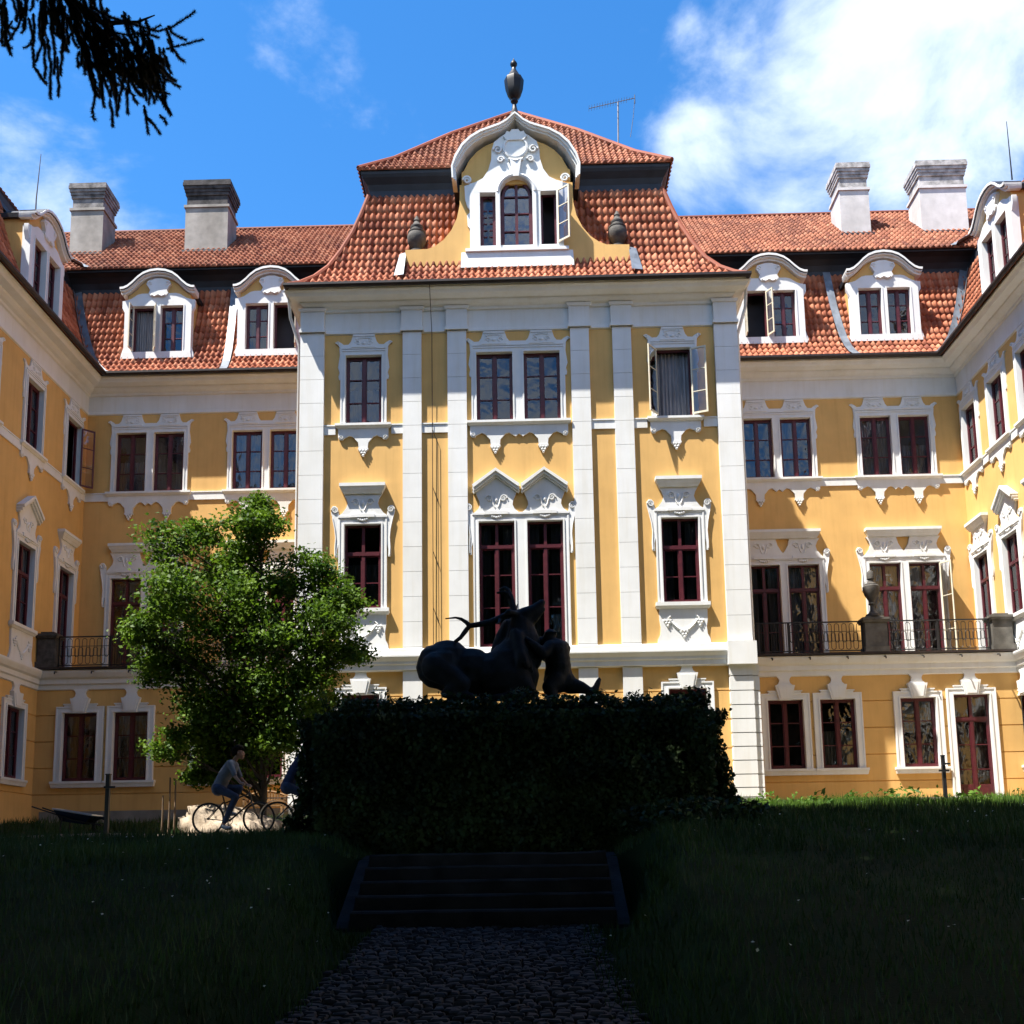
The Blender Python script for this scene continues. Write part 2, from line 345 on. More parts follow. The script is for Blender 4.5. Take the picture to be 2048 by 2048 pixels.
# ---- windows -------------------------------------------------------
CACHE = {}
def cached(key, fn):
    if key not in CACHE: CACHE[key] = fn()
    return CACHE[key]
def as_mesh(mb, name, mats, smooth=False):
    me = bpy.data.meshes.new(name); me.from_pydata(mb.v, [], mb.f)
    for mm in mats: me.materials.append(M[mm])
    if any(mb.m): me.polygons.foreach_set('material_index', mb.m)
    if smooth:
        me.polygons.foreach_set('use_smooth', [True]*len(me.polygons)); me.set_sharp_from_angle(angle=math.radians(40))
    return me
BARS = {'U': (None, [1/3, 2/3]), 'F': (.655, [.315]), 'C': (.80, [.315, .575]), 'T': (.76, [.36]), 'G': (None, [1/3, 2/3]), 'N': (None, [.24, .36, .48, .60, .72]), 'D': (.77, [.30, .53])}
def sash_mesh(w, z0, z1, kind):
    h = w/2; f = .075; mb = MB(); y0, y1 = .10, .19; H_ = z1-z0
    mb.box(-h, -h+f, y0, y1, z0, z1); mb.box(h-f, h, y0, y1, z0, z1)
    mb.box(-h+f, h-f, y0, y1, z1-f, z1); mb.box(-h+f, h-f, y0-.03, y1, z0, z0+f+.02)
    if kind == 'O': return mb
    tr, bars = BARS[kind]
    zt = z1-f
    if kind != 'N': mb.box(-.05, .05, y0-.015, y1-.004, z0+f+.02, z1-f)
    else: mb.box(-h+f, -h+f+.04, y0+.01, y1-.004, z0+f+.02, z1-f); mb.box(h-f-.04, h-f, y0+.01, y1-.004, z0+f+.02, z1-f)
    if tr:
        t = z0+tr*H_; mb.box(-h+f, h-f, y0-.03, y1-.008, t-.055, t+.055); zt = t-.055
        for sx in (-1, 1): a, b = sorted((sx*.05, sx*(h-f))); mb.box(a, b, y0+.012, y1-.01, t+.055, t+.085)
    a0 = .05 if kind != 'N' else 0
    for sx in (-1, 1):                         # leaf rails, stiles and bars
        a, b = sorted((sx*a0, sx*(h-f)))
        s = .035; lo = z0+f+.02
        if kind != 'N':
            mb.box(a, a+s, y0+.012, y1-.012, lo, zt); mb.box(b-s, b, y0+.012, y1-.012, lo, zt)
        mb.box(a+s, b-s, y0+.012, y1-.012, lo, lo+.04); mb.box(a+s, b-s, y0+.012, y1-.012, zt-.04, zt)
        for q in bars: z = z0+q*H_; mb.box(a+s, b-s, y0+.018, y1-.014, z-.017, z+.017)
        if kind == 'D': mb.box(a+s, b-s, y0+.02, y1-.02, lo+.04, lo+.5); mb.box(a+s+.07, b-s-.07, y0+.005, y0+.02, lo+.12, lo+.42)
    return mb
def curtain_mesh(w, z0, z1, style):
    mb = MB(); h = w/2-.03; n = 30
    spans = {'full': [(-h, h)], 'sides': [(-h, -h*.35), (h*.35, h)], 'left': [(-h, .02)], 'right': [(-.02, h)], 'lower': [(-h, h)]}[style]
    zt = z1-.05 if style != 'lower' else z0+(z1-z0)*.55
    for a, b in spans:
        vs = []; fs = []
        for i in range(n+1):
            x = a+(b-a)*i/n; y = .30+.035*math.sin(i*1.9)+.01*math.sin(i*.7)
            vs += [(x, y, z0+.02), (x*1.0, y*.96+.01, zt)]
        for i in range(n): fs.append((2*i, 2*i+2, 2*i+3, 2*i+1))
        mb.add(vs, fs)
    return mb
def leaf_mesh(w, z0, z1, rows=3):
    mb = MB(); f = .055
    mb.box(0, f, -.02, .02, z0, z1); mb.box(w-f, w, -.02, .02, z0, z1); mb.box(f, w-f, -.02, .02, z0, z0+f+.01); mb.box(f, w-f, -.02, .02, z1-f, z1)
    for i in range(1, rows): z = z0+(z1-z0)*i/rows; mb.box(f, w-f, -.014, .014, z-.014, z+.014)
    mb.cur = 1; mb.add([(f, .003, z0+f), (w-f, .003, z0+f), (w-f, .003, z1-f), (f, .003, z1-f)], [(0, 1, 2, 3)])
    return mb
def window(wl, x, z0, z1, w, kind, curtain=None, opened=None, label=None, frame='red', loc=None, rot=None, sub=None):
    """a sash window part with pane, curtain and swung-out sashes as its pieces; opened: list of (side, degrees)"""
    l, r = (loc, rot) if loc else place(wl, x)
    door = kind == 'D'
    me = cached(('s', w, z0, z1, kind, frame), lambda: as_mesh(sash_mesh(w, z0, z1, kind), 'window_sash', [frame]))
    o = link('door' if door else 'window', me, sub or H, l, r, local=bool(sub))
    if label: o['label'] = label
    h = w/2
    if kind != 'O':
        def panes():
            mb = MB(); rows = 3 if z1-z0 < 3 else 4
            for xa, xb in ((-h+.05, -.001), (.001, h-.05)):
                for i in range(rows):
                    za = z0+.05+(z1-z0-.1)*i/rows; zb_ = z0+.05+(z1-z0-.1)*(i+1)/rows; p, q_, r_ = (random.gauss(0, .0035) for _ in range(3))
                    mb.add([(xa, .148+p, za), (xb, .148+q_, za), (xb, .148+r_+q_, zb_), (xa, .148+p+r_, zb_)], [(0, 1, 2, 3)])
            return as_mesh(mb, 'window_pane', ['glass'])
        me = cached(('p', w, z0, z1, random.randrange(5)), panes)
        link('pane', me, o, local=True)
    if curtain:
        me = cached(('c', w, z0, z1, curtain), lambda: as_mesh(curtain_mesh(w, z0, z1, curtain), 'curtain', ['curtain'], True))
        link('curtain', me, o, local=True)
    lw = h-.075
    for side, deg in opened or ():
        sm_ = 'red' if wl == 'L' else 'cream'; me = cached(('l', w, z0, z1, sm_), lambda: as_mesh(leaf_mesh(lw, z0+.06, z1-.05), 'open_sash', [sm_, 'glass']))
        s = link('open_sash', me, o, ((-h+.04, -.10, 0) if side < 0 else (h-.04, -.10, 0)), (-math.radians(deg) if side < 0 else PI+math.radians(deg)), local=True)
    return o
# ---- stucco window surrounds -----------------------------------------
def mirror(half):
    """closed outline from its right half, listed bottom to top"""
    return half+[(-x, z) for x, z in half[::-1] if abs(x) > 1e-6]
def scroll(mb, cx, cz, r, y, turn=1.4, s=1, t=.03):
    pts = []
    for i in range(22):
        q = i/21; a = q*turn*2*PI; rr = r*(1-.78*q); pts.append((cx+s*rr*math.cos(a), y, cz+rr*math.sin(a)))
    mb.tube(pts, [t*(1-.4*i/21) for i in range(22)], 5)
def grapes(mb, x, y, z):
    for i, n in enumerate((3, 2, 1)):
        for k in range(n): mb.ball((x+(k-(n-1)/2)*.095, y, z-i*.085), .052, 7)
def base_frame(mb, cs, w, z0, z1, jw, hd, pr):
    """jambs, mullions and head around openings centred at cs"""
    h = w/2; L_ = cs[0]-h-jw; R_ = cs[-1]+h+jw
    edges = [L_]+[e for c in cs for e in (c-h, c+h)]+[R_]
    for i in range(0, len(edges), 2): mb.box(edges[i], edges[i+1], -pr, 0, z0, z1)
    mb.box(L_, R_, -pr, 0, z1, z1+hd)
    for c in cs:                                # moulded inner edge
        for s in (-1, 1): a, b = sorted((c+s*h, c+s*(h+.05))); mb.box(a, b, -pr-.03, -pr, z0, z1+.05)
        mb.box(c-h, c+h, -pr-.03, -pr, z1, z1+.05)
    for s, e in ((-1, L_), (1, R_)): a, b = sorted((e, e-s*.05)); mb.box(a, b, -pr-.022, -pr, z0, z1+hd-.05)
    mb.box(L_, R_, -pr-.022, -pr, z1+hd-.05, z1+hd)
    return L_, R_
def surround_upper(cs, w=1.22, z0=16.25, z1=18.70):
    mb = MB(); jw = .17
    L_, R_ = base_frame(mb, cs, w, z0, z1, jw, .20, .06); zt = z1+.20
    c0 = (L_+R_)/2; hw = (R_-L_)/2
    out = [(R_, zt), (R_+.02, zt+.08), (R_+.10, zt+.20), (R_+.19, zt+.29), (R_+.10, zt+.33), (R_-.02, zt+.26), (R_-.10, zt+.19)]
    def lobe(c): return [(c+.52, zt+.20), (c+.44, zt+.30), (c+.40, zt+.42), (c+.36, 19.462), (c-.36, 19.462), (c-.40, zt+.42), (c-.44, zt+.30), (c-.52, zt+.20)]
    for c in cs[::-1]: out += lobe(c)
    out += [(2*c0-x, z) for x, z in out[:7][::-1]]
    mb.prism(out, -.05, 0)
    for s in (-1, 1):                           # shaped side ears
        e = c0+s*hw; half = [(e, z1-.85), (e+s*.05, z1-.86), (e+s*.07, z1-.75), (e+s*.035, z1-.6), (e+s*.09, z1-.42), (e+s*.06, z1-.2), (e+s*.03, z1+.02), (e+s*.05, zt+.1), (e, zt+.1)]
        mb.prism(half, -.045, 0)
        scroll(mb, e+s*.10, zt+.24, .07, -.055, 1.1, s, .02)
    mb.box(L_+.05, R_-.05, -.085, -.05, zt+.03, zt+.075)
    for c in cs:
        mb.box(c-.42, c+.42, -.105, -.05, zt+.075, zt+.115); mb.box(c-.36, c+.36, -.08, -.05, 19.38, 19.44)
        for k in range(-3, 4): mb.box(c+k*.085-.028, c+k*.085+.028, -.078, -.05, 19.27+.05*math.cos(k*.5), 19.36)
        scroll(mb, c+.2, 19.15, .09, -.06, 1.2, 1, .022); scroll(mb, c-.2, 19.15, .09, -.06, 1.2, -1, .022); mb.ball((c, -.05, 19.14), .075, 8, (1.2, .6, .7))
    sill = MB(); sill.box(L_-.10, R_+.10, -.10, 0, 16.10, 16.17, top=.06); sill.box(L_-.16, R_+.16, -.18, 0, 16.17, 16.25)
    ap = MB(); e = hw+.06; bot = [(c0+e, 16.10), (c0+e, 15.78), (c0+e-.06, 15.70), (c0+e-.16, 15.70), (c0+e-.20, 15.76)]
    for i, c in enumerate(cs[::-1]):
        bot += [(c+.46, 15.84), (c+.34, 15.80), (c+.24, 15.68), (c+.17, 15.60), (c+.15, 15.40), (c+.10, 15.36), (c-.10, 15.36), (c-.15, 15.40), (c-.17, 15.60), (c-.24, 15.68), (c-.34, 15.80), (c-.46, 15.84)]
        if i < len(cs)-1: m_ = (c+cs[::-1][i+1])/2; bot += [(c-.55, 15.78), (m_+.12, 15.70), (m_, 15.80), (m_-.12, 15.70), (cs[::-1][i+1]+.55, 15.78)]
    bot += [(2*c0-x, z) for x, z in bot[:5][::-1]]
    ap.prism(bot, -.07, 0)
    for c in cs: grapes(ap, c, -.06, 15.31); ap.box(c-.17, c+.17, -.09, 0, 15.34, 15.40)
    for s in (-1, 1): scroll(ap, c0+s*(e-.11), 15.78, .07, -.08, 1.2, s, .02)
    return mb, [('sill', sill), ('apron', ap)]
def neck_relief(mb, c, y, z=13.45, k=1.0):
    for s in (-1, 1): scroll(mb, c+s*.24*k, z+.08, .12*k, y, 1.5, s, .032); mb.tube([(c+s*.14*k, y, z+.06), (c+s*.10*k, y, z-.12), (c+s*.05*k, y, z-.22)], .024, 5)
    mb.ball((c, y+.01, z+.02), .07, 8, (.8, .6, 1.6))
def volutes(mb, e, s, zb=11.65):
    """long scrolled ear down one side of a surround"""
    o = [(e, 13.12), (e+s*.03, 13.30), (e+s*.10, 13.40), (e+s*.20, 13.40), (e+s*.26, 13.30), (e+s*.25, 13.15), (e+s*.20, 12.95), (e+s*.13, 12.6), (e+s*.10, 12.3), (e+s*.13, 11.95), (e+s*.13, zb+.05), (e+s*.10, zb), (e+s*.04, zb), (e+s*.05, 11.9), (e, 12.1)]
    mb.prism(o, -.06, 0); scroll(mb, e+s*.13, 13.26, .115, -.075, 1.7, s, .03)
    mb.tube([(e+s*.2, -.07, 12.98), (e+s*.12, -.07, 12.6), (e+s*.09, -.07, 12.3), (e+s*.11, -.07, 11.95), (e+s*.10, -.07, zb+.05)], .02, 5)
def hood_straight(mb, a, b):
    mb.box(a+.06, b-.06, -.14, 0, 13.80, 13.90, top=.05); mb.box(a, b, -.20, 0, 13.90, 14.02, top=.05); mb.box(a-.06, b+.06, -.27, 0, 14.02, 14.13)
def hood_gable(mb, c, hw=.78, za=14.54, zb=13.98):
    for s in (-1, 1):
        for (t0, t1, p) in ((0, .10, .28), (.10, .2, .22), (.2, .27, .15)):
            mb.prism([(c, za-t0), (c+s*hw, zb-t0), (c+s*(hw-.04), zb-t1), (c, za-t1)], -p, 0)
def surround_first(cs, w=1.22, z0=9.9, z1=12.77, style='single', wing=False):
    mb = MB(); jw = .19; hs = []
    L_, R_ = base_frame(mb, cs, w, z0, z1, jw, .22, .06); c0 = (L_+R_)/2; zt = z1+.22
    mb.box(L_-.02, R_+.02, -.10, 0, zt, zt+.07)
    for c in cs:
        mb.box(c-.40, c+.40, -.13, 0, zt+.002, zt+.11)
        for k in range(5): mb.ball((c+(k-2)*.07, -.08, zt-.10+.02*abs(k-2)), .05, 6)
    for s in (-1, 1): volutes(mb, c0+s*(R_-L_)/2, s)
    hood = MB()
    if style == 'gable':
        for c in cs:
            mb.prism([(c+q, z) for q, z in mirror([(.74, zt+.07), (.60, zt+.20), (.54, zt+.34), (.56, zt+.48), (.66, zt+.72), (.70, 13.86), (0, 14.33)])], -.07, 0)
            neck_relief(mb, c, -.08, 13.47); hood_gable(hood, c)
        if len(cs) > 1: pass
    else:
        if len(cs) == 1:
            c = cs[0]; mb.prism([(c+q, z) for q, z in mirror([(.80, zt+.07), (.68, zt+.16), (.55, zt+.34), (.50, zt+.50), (.55, zt+.66), (.64, 13.80)])], -.08, 0)
            neck_relief(mb, c, -.09); hood_straight(hood, c-.70, c+.70)
        else:
            a = [(R_-.02, zt+.07), (R_-.10, zt+.16), (R_-.24, zt+.34), (R_-.28, zt+.50), (R_-.22, zt+.66), (R_-.12, 13.80)]
            v = [(c0+.26, 13.80), (c0+.20, zt+.55), (c0+.06, zt+.30), (c0, zt+.24)]
            o = a+v+[(2*c0-x, z) for x, z in v[:3][::-1]]+[(2*c0-x, z) for x, z in a[::-1]]
            mb.prism(o, -.08, 0)
            for c in cs: neck_relief(mb, c, -.09)
            hood_straight(hood, L_+.16, R_-.16)
    subs = [('pediment' if style == 'gable' else 'hood', hood)]
    if z0 > 9:
        sill = MB(); sill.box(L_-.05, R_+.05, -.10, 0, 9.70, 9.78, top=.05); sill.box(L_-.08, R_+.08, -.18, 0, 9.78, 9.90)
        ap = MB(); hw = (R_-L_)/2
        ap.prism([(c0+q, z) for q, z in mirror([(hw+.06, 8.53), (hw+.04, 8.7), (hw-.04, 8.85), (hw-.06, 9.1), (hw-.02, 9.35), (hw-.02, 9.70)])], -.07, 0)
        pts = [(c0-.42+.84*i/12, -.085, 9.28-.32*math.sin(PI*i/12)) for i in range(13)]; ap.tube(pts, .04, 6)
        for q in (-.52, 0, .52): grapes(ap, c0+q, -.08, 9.30 if q else 8.93)
        for s in (-1, 1): ap.tube([(c0+s*.42, -.085, 9.28), (c0+s*.5, -.085, 9.38), (c0+s*.42, -.085, 9.45)], .03, 5)
        subs += [('sill', sill), ('apron', ap)]
    return mb, subs
def surround_ground(cs, w=1.22, z0=4.66, z1=7.07, sill=True):
    mb = MB(); jw = .23; L_, R_ = base_frame(mb, cs, w, z0, z1, jw, .22, .07); zt = z1+.22; subs = []
    for c in cs: mb.box(c-.56, c+.56, -.07, 0, zt, zt+.09); mb.box(c-.60, c+.60, -.095, 0, zt+.06, zt+.10)
    k = MB()
    for c in cs:
        k.prism([(c+q, z) for q, z in mirror([(.21, z1-.02), (.34, z1+.50)])], -.16, 0)
        k.prism([(c+q, z) for q, z in mirror([(.30, z1+.50), (.20, z1+.58), (.17, z1+.68), (.20, z1+.76), (.28, z1+.84)])], -.08, 0)
        k.prism([(c+q, z) for q, z in mirror([(.16, z1+.03), (.25, z1+.44)])], -.18, -.16)
    subs.append(('keystone', k))
    if sill:
        s = MB(); s.box(L_-.05, R_+.05, -.12, 0, z0-.22, z0-.08, top=.03); s.box(L_-.09, R_+.09, -.17, 0, z0-.08, z0); subs.append(('sill', s))
    return mb, subs
def surround(kind, wl, x, key, fn):
    r = cached(('sur', key), lambda: (lambda t: (as_mesh(t[0], 'window_surround', ['white'], True), [(n, as_mesh(q, n, ['white'], True)) for n, q in t[1]]))(fn()))
    l, rot = place(wl, x)
    o = link('window_surround', r[0], H, l, rot)
    for n, me in r[1]: link(n, me, o, local=True)
    return o
UZ, FZ, GZ = (16.25, 18.70), (9.90, 12.77), (4.66, 7.07)
# central pavilion
RU = [(-5.22, 1.22), (-.8, 1.22), (.8, 1.22), (5.22, 1.22)]
holes = [(x-w/2, x+w/2, *UZ) for x, w in RU]+[(x-.61, x+.61, *FZ) for x in (-5.22, 5.22)]+[(x-.59, x+.59, 8.55, 12.77) for x in (-.8, .8)]+[(x-.61, x+.61, *GZ) for x in (-5.26, 5.26)]
wall('front_wall', 'R', -7.0, 7.0, 2.6, 20.4, holes, grooves=(5.13, 6.06, 6.99))
wall('side_wall', None, -41.0, -YR, 2.6, 20.4, (), loc=(-7.0, 0, 0), rot=-PI/2); wall('side_wall', None, YR, 41.0, 2.6, 20.4, (), loc=(7.0, 0, 0), rot=PI/2)
window('R', -5.22, *UZ, 1.22, 'U', 'lower'); window('R', -.8, *UZ, 1.22, 'U'); window('R', .8, *UZ, 1.22, 'U')
window('R', 5.22, *UZ, 1.22, 'O', 'full', [(-1, 126), (1, 158)], 'open window with both cream casements swung out and a grey curtain inside')
surround('U', 'R', -5.22, 'u1', lambda: surround_upper([0])); surround('U', 'R', 5.22, 'u1', None); surround('U', 'R', 0, 'u2c', lambda: surround_upper([-.8, .8]))
for x in (-5.22, 5.22): window('R', x, *FZ, 1.22, 'F', 'lower' if x < 0 else 'sides'); surround('F', 'R', x, 'f1', lambda: surround_first([0])); window('R', x+(.04 if x > 0 else -.04), *GZ, 1.22, 'G'); surround('G', 'R', x+(.04 if x > 0 else -.04), 'g1', lambda: surround_ground([0]))
for x in (-.8, .8): window('R', x, 8.55, 12.77, 1.18, 'C', 'sides')
surround('F', 'R', 0, 'f2c', lambda: surround_first([-.8, .8], 1.18, 8.55, 12.77, 'gable'))
# pilasters: coursed white strips
def pilaster(x0, x1, z0, z1, pr=.11, step=.84, top=19.5, name='pilaster', y=YR):
    mb = MB(); z = z1
    while z > z0+.02:
        a = max(z0, z-step); mb.box(x0, x1, -pr, 0, a+(.012 if a > z0 else 0), z-.0); 
        if a > z0: mb.cur = 1; mb.box(x0+.004, x1-.004, -pr+.015, 0, a, a+.012); mb.cur = 0
        z = a
    return mb.build(name, ['white', 'joint'], H, loc=(0, y, 0))
for a, b in ((-7.36, -6.55), (6.62, 7.40)): pilaster(a, b, 8.52, 19.5, .14, name='corner_pier')
for a, b in ((-3.89, -3.26), (-2.38, -1.74), (1.78, 2.41), (3.2, 3.83)): pilaster(a, b, 8.52, 19.5); pilaster(a, b, 3.6, 7.8, .10, .93)
def lower_pier(x0, x1, xs0, xs1):
    mb = MB(); z = 7.8
    for a in (7.42, 6.94, 6.48, 6.03, 5.58, 5.14, 4.70, 4.26, 3.84, 3.54):
        mb.prism([(x0, a+.03), (x1, a+.03), (x1+.02, a+.06), (x1+.02, z-.02), (x1, z), (x0, z), (x0-.02, z-.02), (x0-.02, a+.06)], -.2, .5)
        mb.box(xs0, xs1, -.11, .5, a+.03, z-.005); mb.cur = 1; mb.box(min(x0, xs0)+.04, max(x1, xs1)-.04, -.08, .5, a, a+.03); mb.cur = 0; z = a
    mb.box(min(x0, xs0), max(x1, xs1), -.19, .5, 3.50, 3.54)
    return mb.build('corner_pier', ['white', 'joint'], H, loc=(0, YR, 0))
lower_pier(6.62, 7.33, 7.33, 7.56); lower_pier(-7.33, -6.62, -7.56, -7.33)
for q0, q1 in ((-7.5, -2.2), (2.2, 7.5)): pb = MB(); pb.box(q0, q1, -.21, 0, 2.6, 3.52); pb.build('plinth', 'plinth', H, loc=(0, YR, 0))
RP = [(-7.0, 41), (-7.0, YR), (7.0, YR), (7.0, 41)]
# mouldings
mb = MB(); mb.sweep([(0, 7.80), (.16, 7.83), (.16, 7.98), (.20, 8.02), (.20, 8.10), (.26, 8.18), (.30, 8.24), (.30, 8.30), (.17, 8.34), (.17, 8.50), (.14, 8.53), (0, 8.54)], RP, False)
for a, b in ((-7.45, -6.5), (6.55, 7.48)): mb.box(a, b, YR-.34, YR+.4, 7.79, 8.535)
mb.build('base_moulding', 'white', H)
mb = MB()
for a, b in ((-6.55, -6.16), (-4.28, -3.89), (-3.26, -2.38), (2.41, 3.2), (3.83, 4.28), (6.16, 6.62)): mb.box(a, b, -.05, 0, 15.90, 16.22); mb.box(a, b, -.075, 0, 16.19, 16.235)
mb.build('belt_course', 'white', H, loc=(0, YR, 0))
CORN = [(0, 19.46), (.06, 19.49), (.06, 19.58), (.03, 19.60), (.03, 20.24), (.10, 20.26), (.12, 20.34), (.24, 20.38), (.34, 20.46), (.36, 20.52), (.66, 20.56), (.72, 20.64), (.80, 20.70), (.80, 20.76), (0, 20.78)]
mb = MB(); mb.sweep(CORN, RP, False)
for a, b, p in ((-7.36, -6.55, .18), (-3.93, -3.22, .15), (-2.42, -1.70, .15), (1.74, 2.45, .15), (3.16, 3.87, .15), (6.62, 7.40, .18)):
    y = YR; mb.box(a, b, y-p, y, 19.50, 20.25); mb.box(a-.04, b+.04, y-p-.05, y, 19.50, 19.60); mb.box(a-.03, b+.03, y-p-.04, y, 20.25, 20.34, top=.04)
mb.build('cornice', 'white', H)
# wings: walls
PC = (10.02, 14.63); DX = .75
bx = [s*c+q for s in (-1, 1) for c in PC for q in (-DX, DX)]
holes = [(x-.60, x+.60, *UZ) for x in bx]+[(x-.60, x+.60, 8.70, 12.77) for x in bx]
wall('back_wall', 'B', -XS, XS, 8.5, 20.4, holes)
GX = [-15.6, -13.8, -10.85, -9.05, 9.05, 10.85, 13.62]
holes = [(x-.61, x+.61, *GZ) for x in GX]+[(15.46-.62, 15.46+.62, 3.45, 7.15)]
wall('ground_floor_wall', 'G', -XS, -7.0, 2.6, 8.0, [h for h in holes if h[0] < 0], grooves=(4.21, 5.13, 6.06, 6.99))
wall('ground_floor_wall', 'G', 7.0, XS, 2.6, 8.0, [h for h in holes if h[0] > 0], grooves=(4.21, 5.13, 6.06, 6.99))
cur = ['sides', 'right', 'lower', 'full', 'sides', 'full', 'full', None]
for i, x in enumerate(bx):
    lb = None
    window('B', x, *UZ, 1.20, 'U', ['full', 'sides', 'lower', 'sides', None, 'left', 'full', 'lower'][i])
    if i == 7: window('B', x, 8.70, 12.77, 1.20, 'T', 'left', [(1, 120)], 'terrace door standing ajar with a cream leaf swung out')
    else: window('B', x, 8.70, 12.77, 1.20, 'T', cur[i])
for s in (-1, 1):
    for c in PC:
        surround('U', 'B', s*c, 'u2', lambda: surround_upper([-DX, DX], 1.20)); surround('F', 'B', s*c, 'f2', lambda: surround_first([-DX, DX], 1.20, 8.70, 12.77, 'double', True))
for x in GX:
    window('G', x, *GZ, 1.22, 'G', {13.62: 'right', 10.85: 'lower', -15.6: 'sides', -13.8: 'full'}.get(x))
    surround('G', 'G', x, 'g1', None)
window('G', 15.46, 3.45, 7.15, 1.24, 'D', 'sides', label='glazed double door onto the lawn with brown lower panels')
surround('G', 'G', 15.46, 'gd', lambda: surround_ground([0], 1.24, 3.3, 7.15, False))
for s in (-1, 1):
    x0, x1 = sorted((s*7.3, s*(XS-.3))); mb = MB(); mb.box(x0, x1, -.06, .02, 2.6, 3.62); mb.build('plinth', 'plinth', H, loc=(0, YG, 0))
# side wings
LU, EU = [38.75, 35.5, 32.25, 29.0, 25.75, 22.5], [39.02, 36.68, 34.33, 31.0, 28.6, 25.3, 22.0]
LF = [(38.62, 's'), (35.45, 'g'), (32.2, 's'), (29.0, 'g'), (25.75, 's'), (22.5, 'g')]
EF = [(38.98, 's'), (36.55, 'g'), (34.2, 's'), (31.0, 'g'), (28.6, 's'), (25.3, 'g'), (22.0, 's')]
LG, EG = [35.25, 32.2, 29.0, 25.75, 22.5], [36.45-.02, 34.2-.3, 31.0, 28.6, 25.3, 22.0]
for wl, U_, F_, G_ in (('L', LU, LF, LG), ('E', EU, EF, EG)):
    sg = 1 if wl == 'L' else -1
    def hl(ys, w, z): return [tuple(sorted((sg*y-w/2, sg*y+w/2)))+tuple(z) for y in ys]
    holes = hl(U_, 1.2, UZ)+hl([y for y, k in F_ if y < 38], 1.2, FZ)+hl([y for y, k in F_ if y > 38], 1.2, (8.7, 12.77))+hl(G_, 1.2, GZ)
    a, b = sorted((sg*YEND, sg*YB)); wall('side_wing_wall', wl, a, b, 2.6, 20.4, holes, grooves=(4.21, 5.13, 6.06, 6.99))
    for i, y in enumerate(U_):
        if wl == 'L' and i == 0: window(wl, y, *UZ, 1.2, 'O', 'left', [(1, 135)], 'open window with one casement swung out beside the corner')
        else: window(wl, y, *UZ, 1.2, 'U', 'sides' if i % 2 else None)
        surround('U', wl, y, 'u1s', lambda: surround_upper([0], 1.2))
    for i, (y, k) in enumerate(F_):
        z = (8.7, 12.77) if y > 38 else FZ
        window(wl, y, *z, 1.2, 'T' if y > 38 else 'F', 'sides' if wl == 'E' or i else None)
        surround('F', wl, y, 'fs'+k+str(z[0]), lambda: surround_first([0], 1.2, z[0], z[1], 'gable' if k == 'g' else 'single'))
    for y in G_: window(wl, y, *GZ, 1.2, 'G'); surround('G', wl, y, 'g1s', lambda: surround_ground([0], 1.2))
WP = [(-XS, YEND), (-XS, YB), (XS, YB), (XS, YEND)]
mb = MB(); mb.sweep(CORN, WP, False); mb.build('cornice', 'white', H)
mb = MB(); mb.sweep([(0, 15.90), (.05, 15.90), (.05, 16.19), (.075, 16.19), (.075, 16.235), (0, 16.24)], WP, False); mb.build('belt_course', 'white', H)
LEDGE = [(0, 7.88), (.06, 7.91), (.06, 8.06), (.12, 8.10), (.12, 8.26), (.20, 8.32), (.26, 8.44), (.28, 8.50), (.28, 8.56), (-.5, 8.60)]
for pth in ([(-XS, YEND), (-XS, YG), (-7.0, YG)], [(7.0, YG), (XS, YG), (XS, YEND)]):
    mb = MB(); mb.sweep(LEDGE, pth, False); mb.build('string_course', 'white', H)
for s in (-1, 1):
    x0, x1 = sorted((s*7.0, s*XS)); mb = MB(); mb.box(x0, x1, YG-.32, YB, 8.605, 8.66)
    mb.cur = 1; mb.box(x0, x1, YG-.335, YG-.322, 8.58, 8.665); mb.build('terrace_floor', ['plinth', 'gutter'], H)
    for i in range(7):                          # little drip spouts under the terrace edge
        x = s*(8.6+i*1.3); mb = MB(); mb.tube([(x, YG-.28, 8.5), (x, YG-.42, 8.48), (x, YG-.45, 8.40)], .025, 5); mb.build('drip_spout', 'iron', H)
# dark interior backs
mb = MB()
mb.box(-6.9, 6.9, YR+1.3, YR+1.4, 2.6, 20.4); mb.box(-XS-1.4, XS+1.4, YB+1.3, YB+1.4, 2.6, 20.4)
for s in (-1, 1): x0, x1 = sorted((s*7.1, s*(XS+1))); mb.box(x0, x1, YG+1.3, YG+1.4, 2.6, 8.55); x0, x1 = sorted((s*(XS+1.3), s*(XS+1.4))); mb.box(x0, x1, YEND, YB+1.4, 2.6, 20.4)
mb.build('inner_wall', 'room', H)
mb = MB()                                       # outer shells close the wings
for s in (-1, 1): x0, x1 = sorted((s*30.0, s*30.2)); mb.box(x0, x1, YEND, 53, 2.6, 20.8); x0, x1 = sorted((s*XS, s*30.2)); mb.box(x0, x1, YEND-.2, YEND, 2.6, 20.8)
mb.box(-30, 30, 53, 53.2, 2.6, 20.8); mb.build('outer_wall', 'yellow', H)
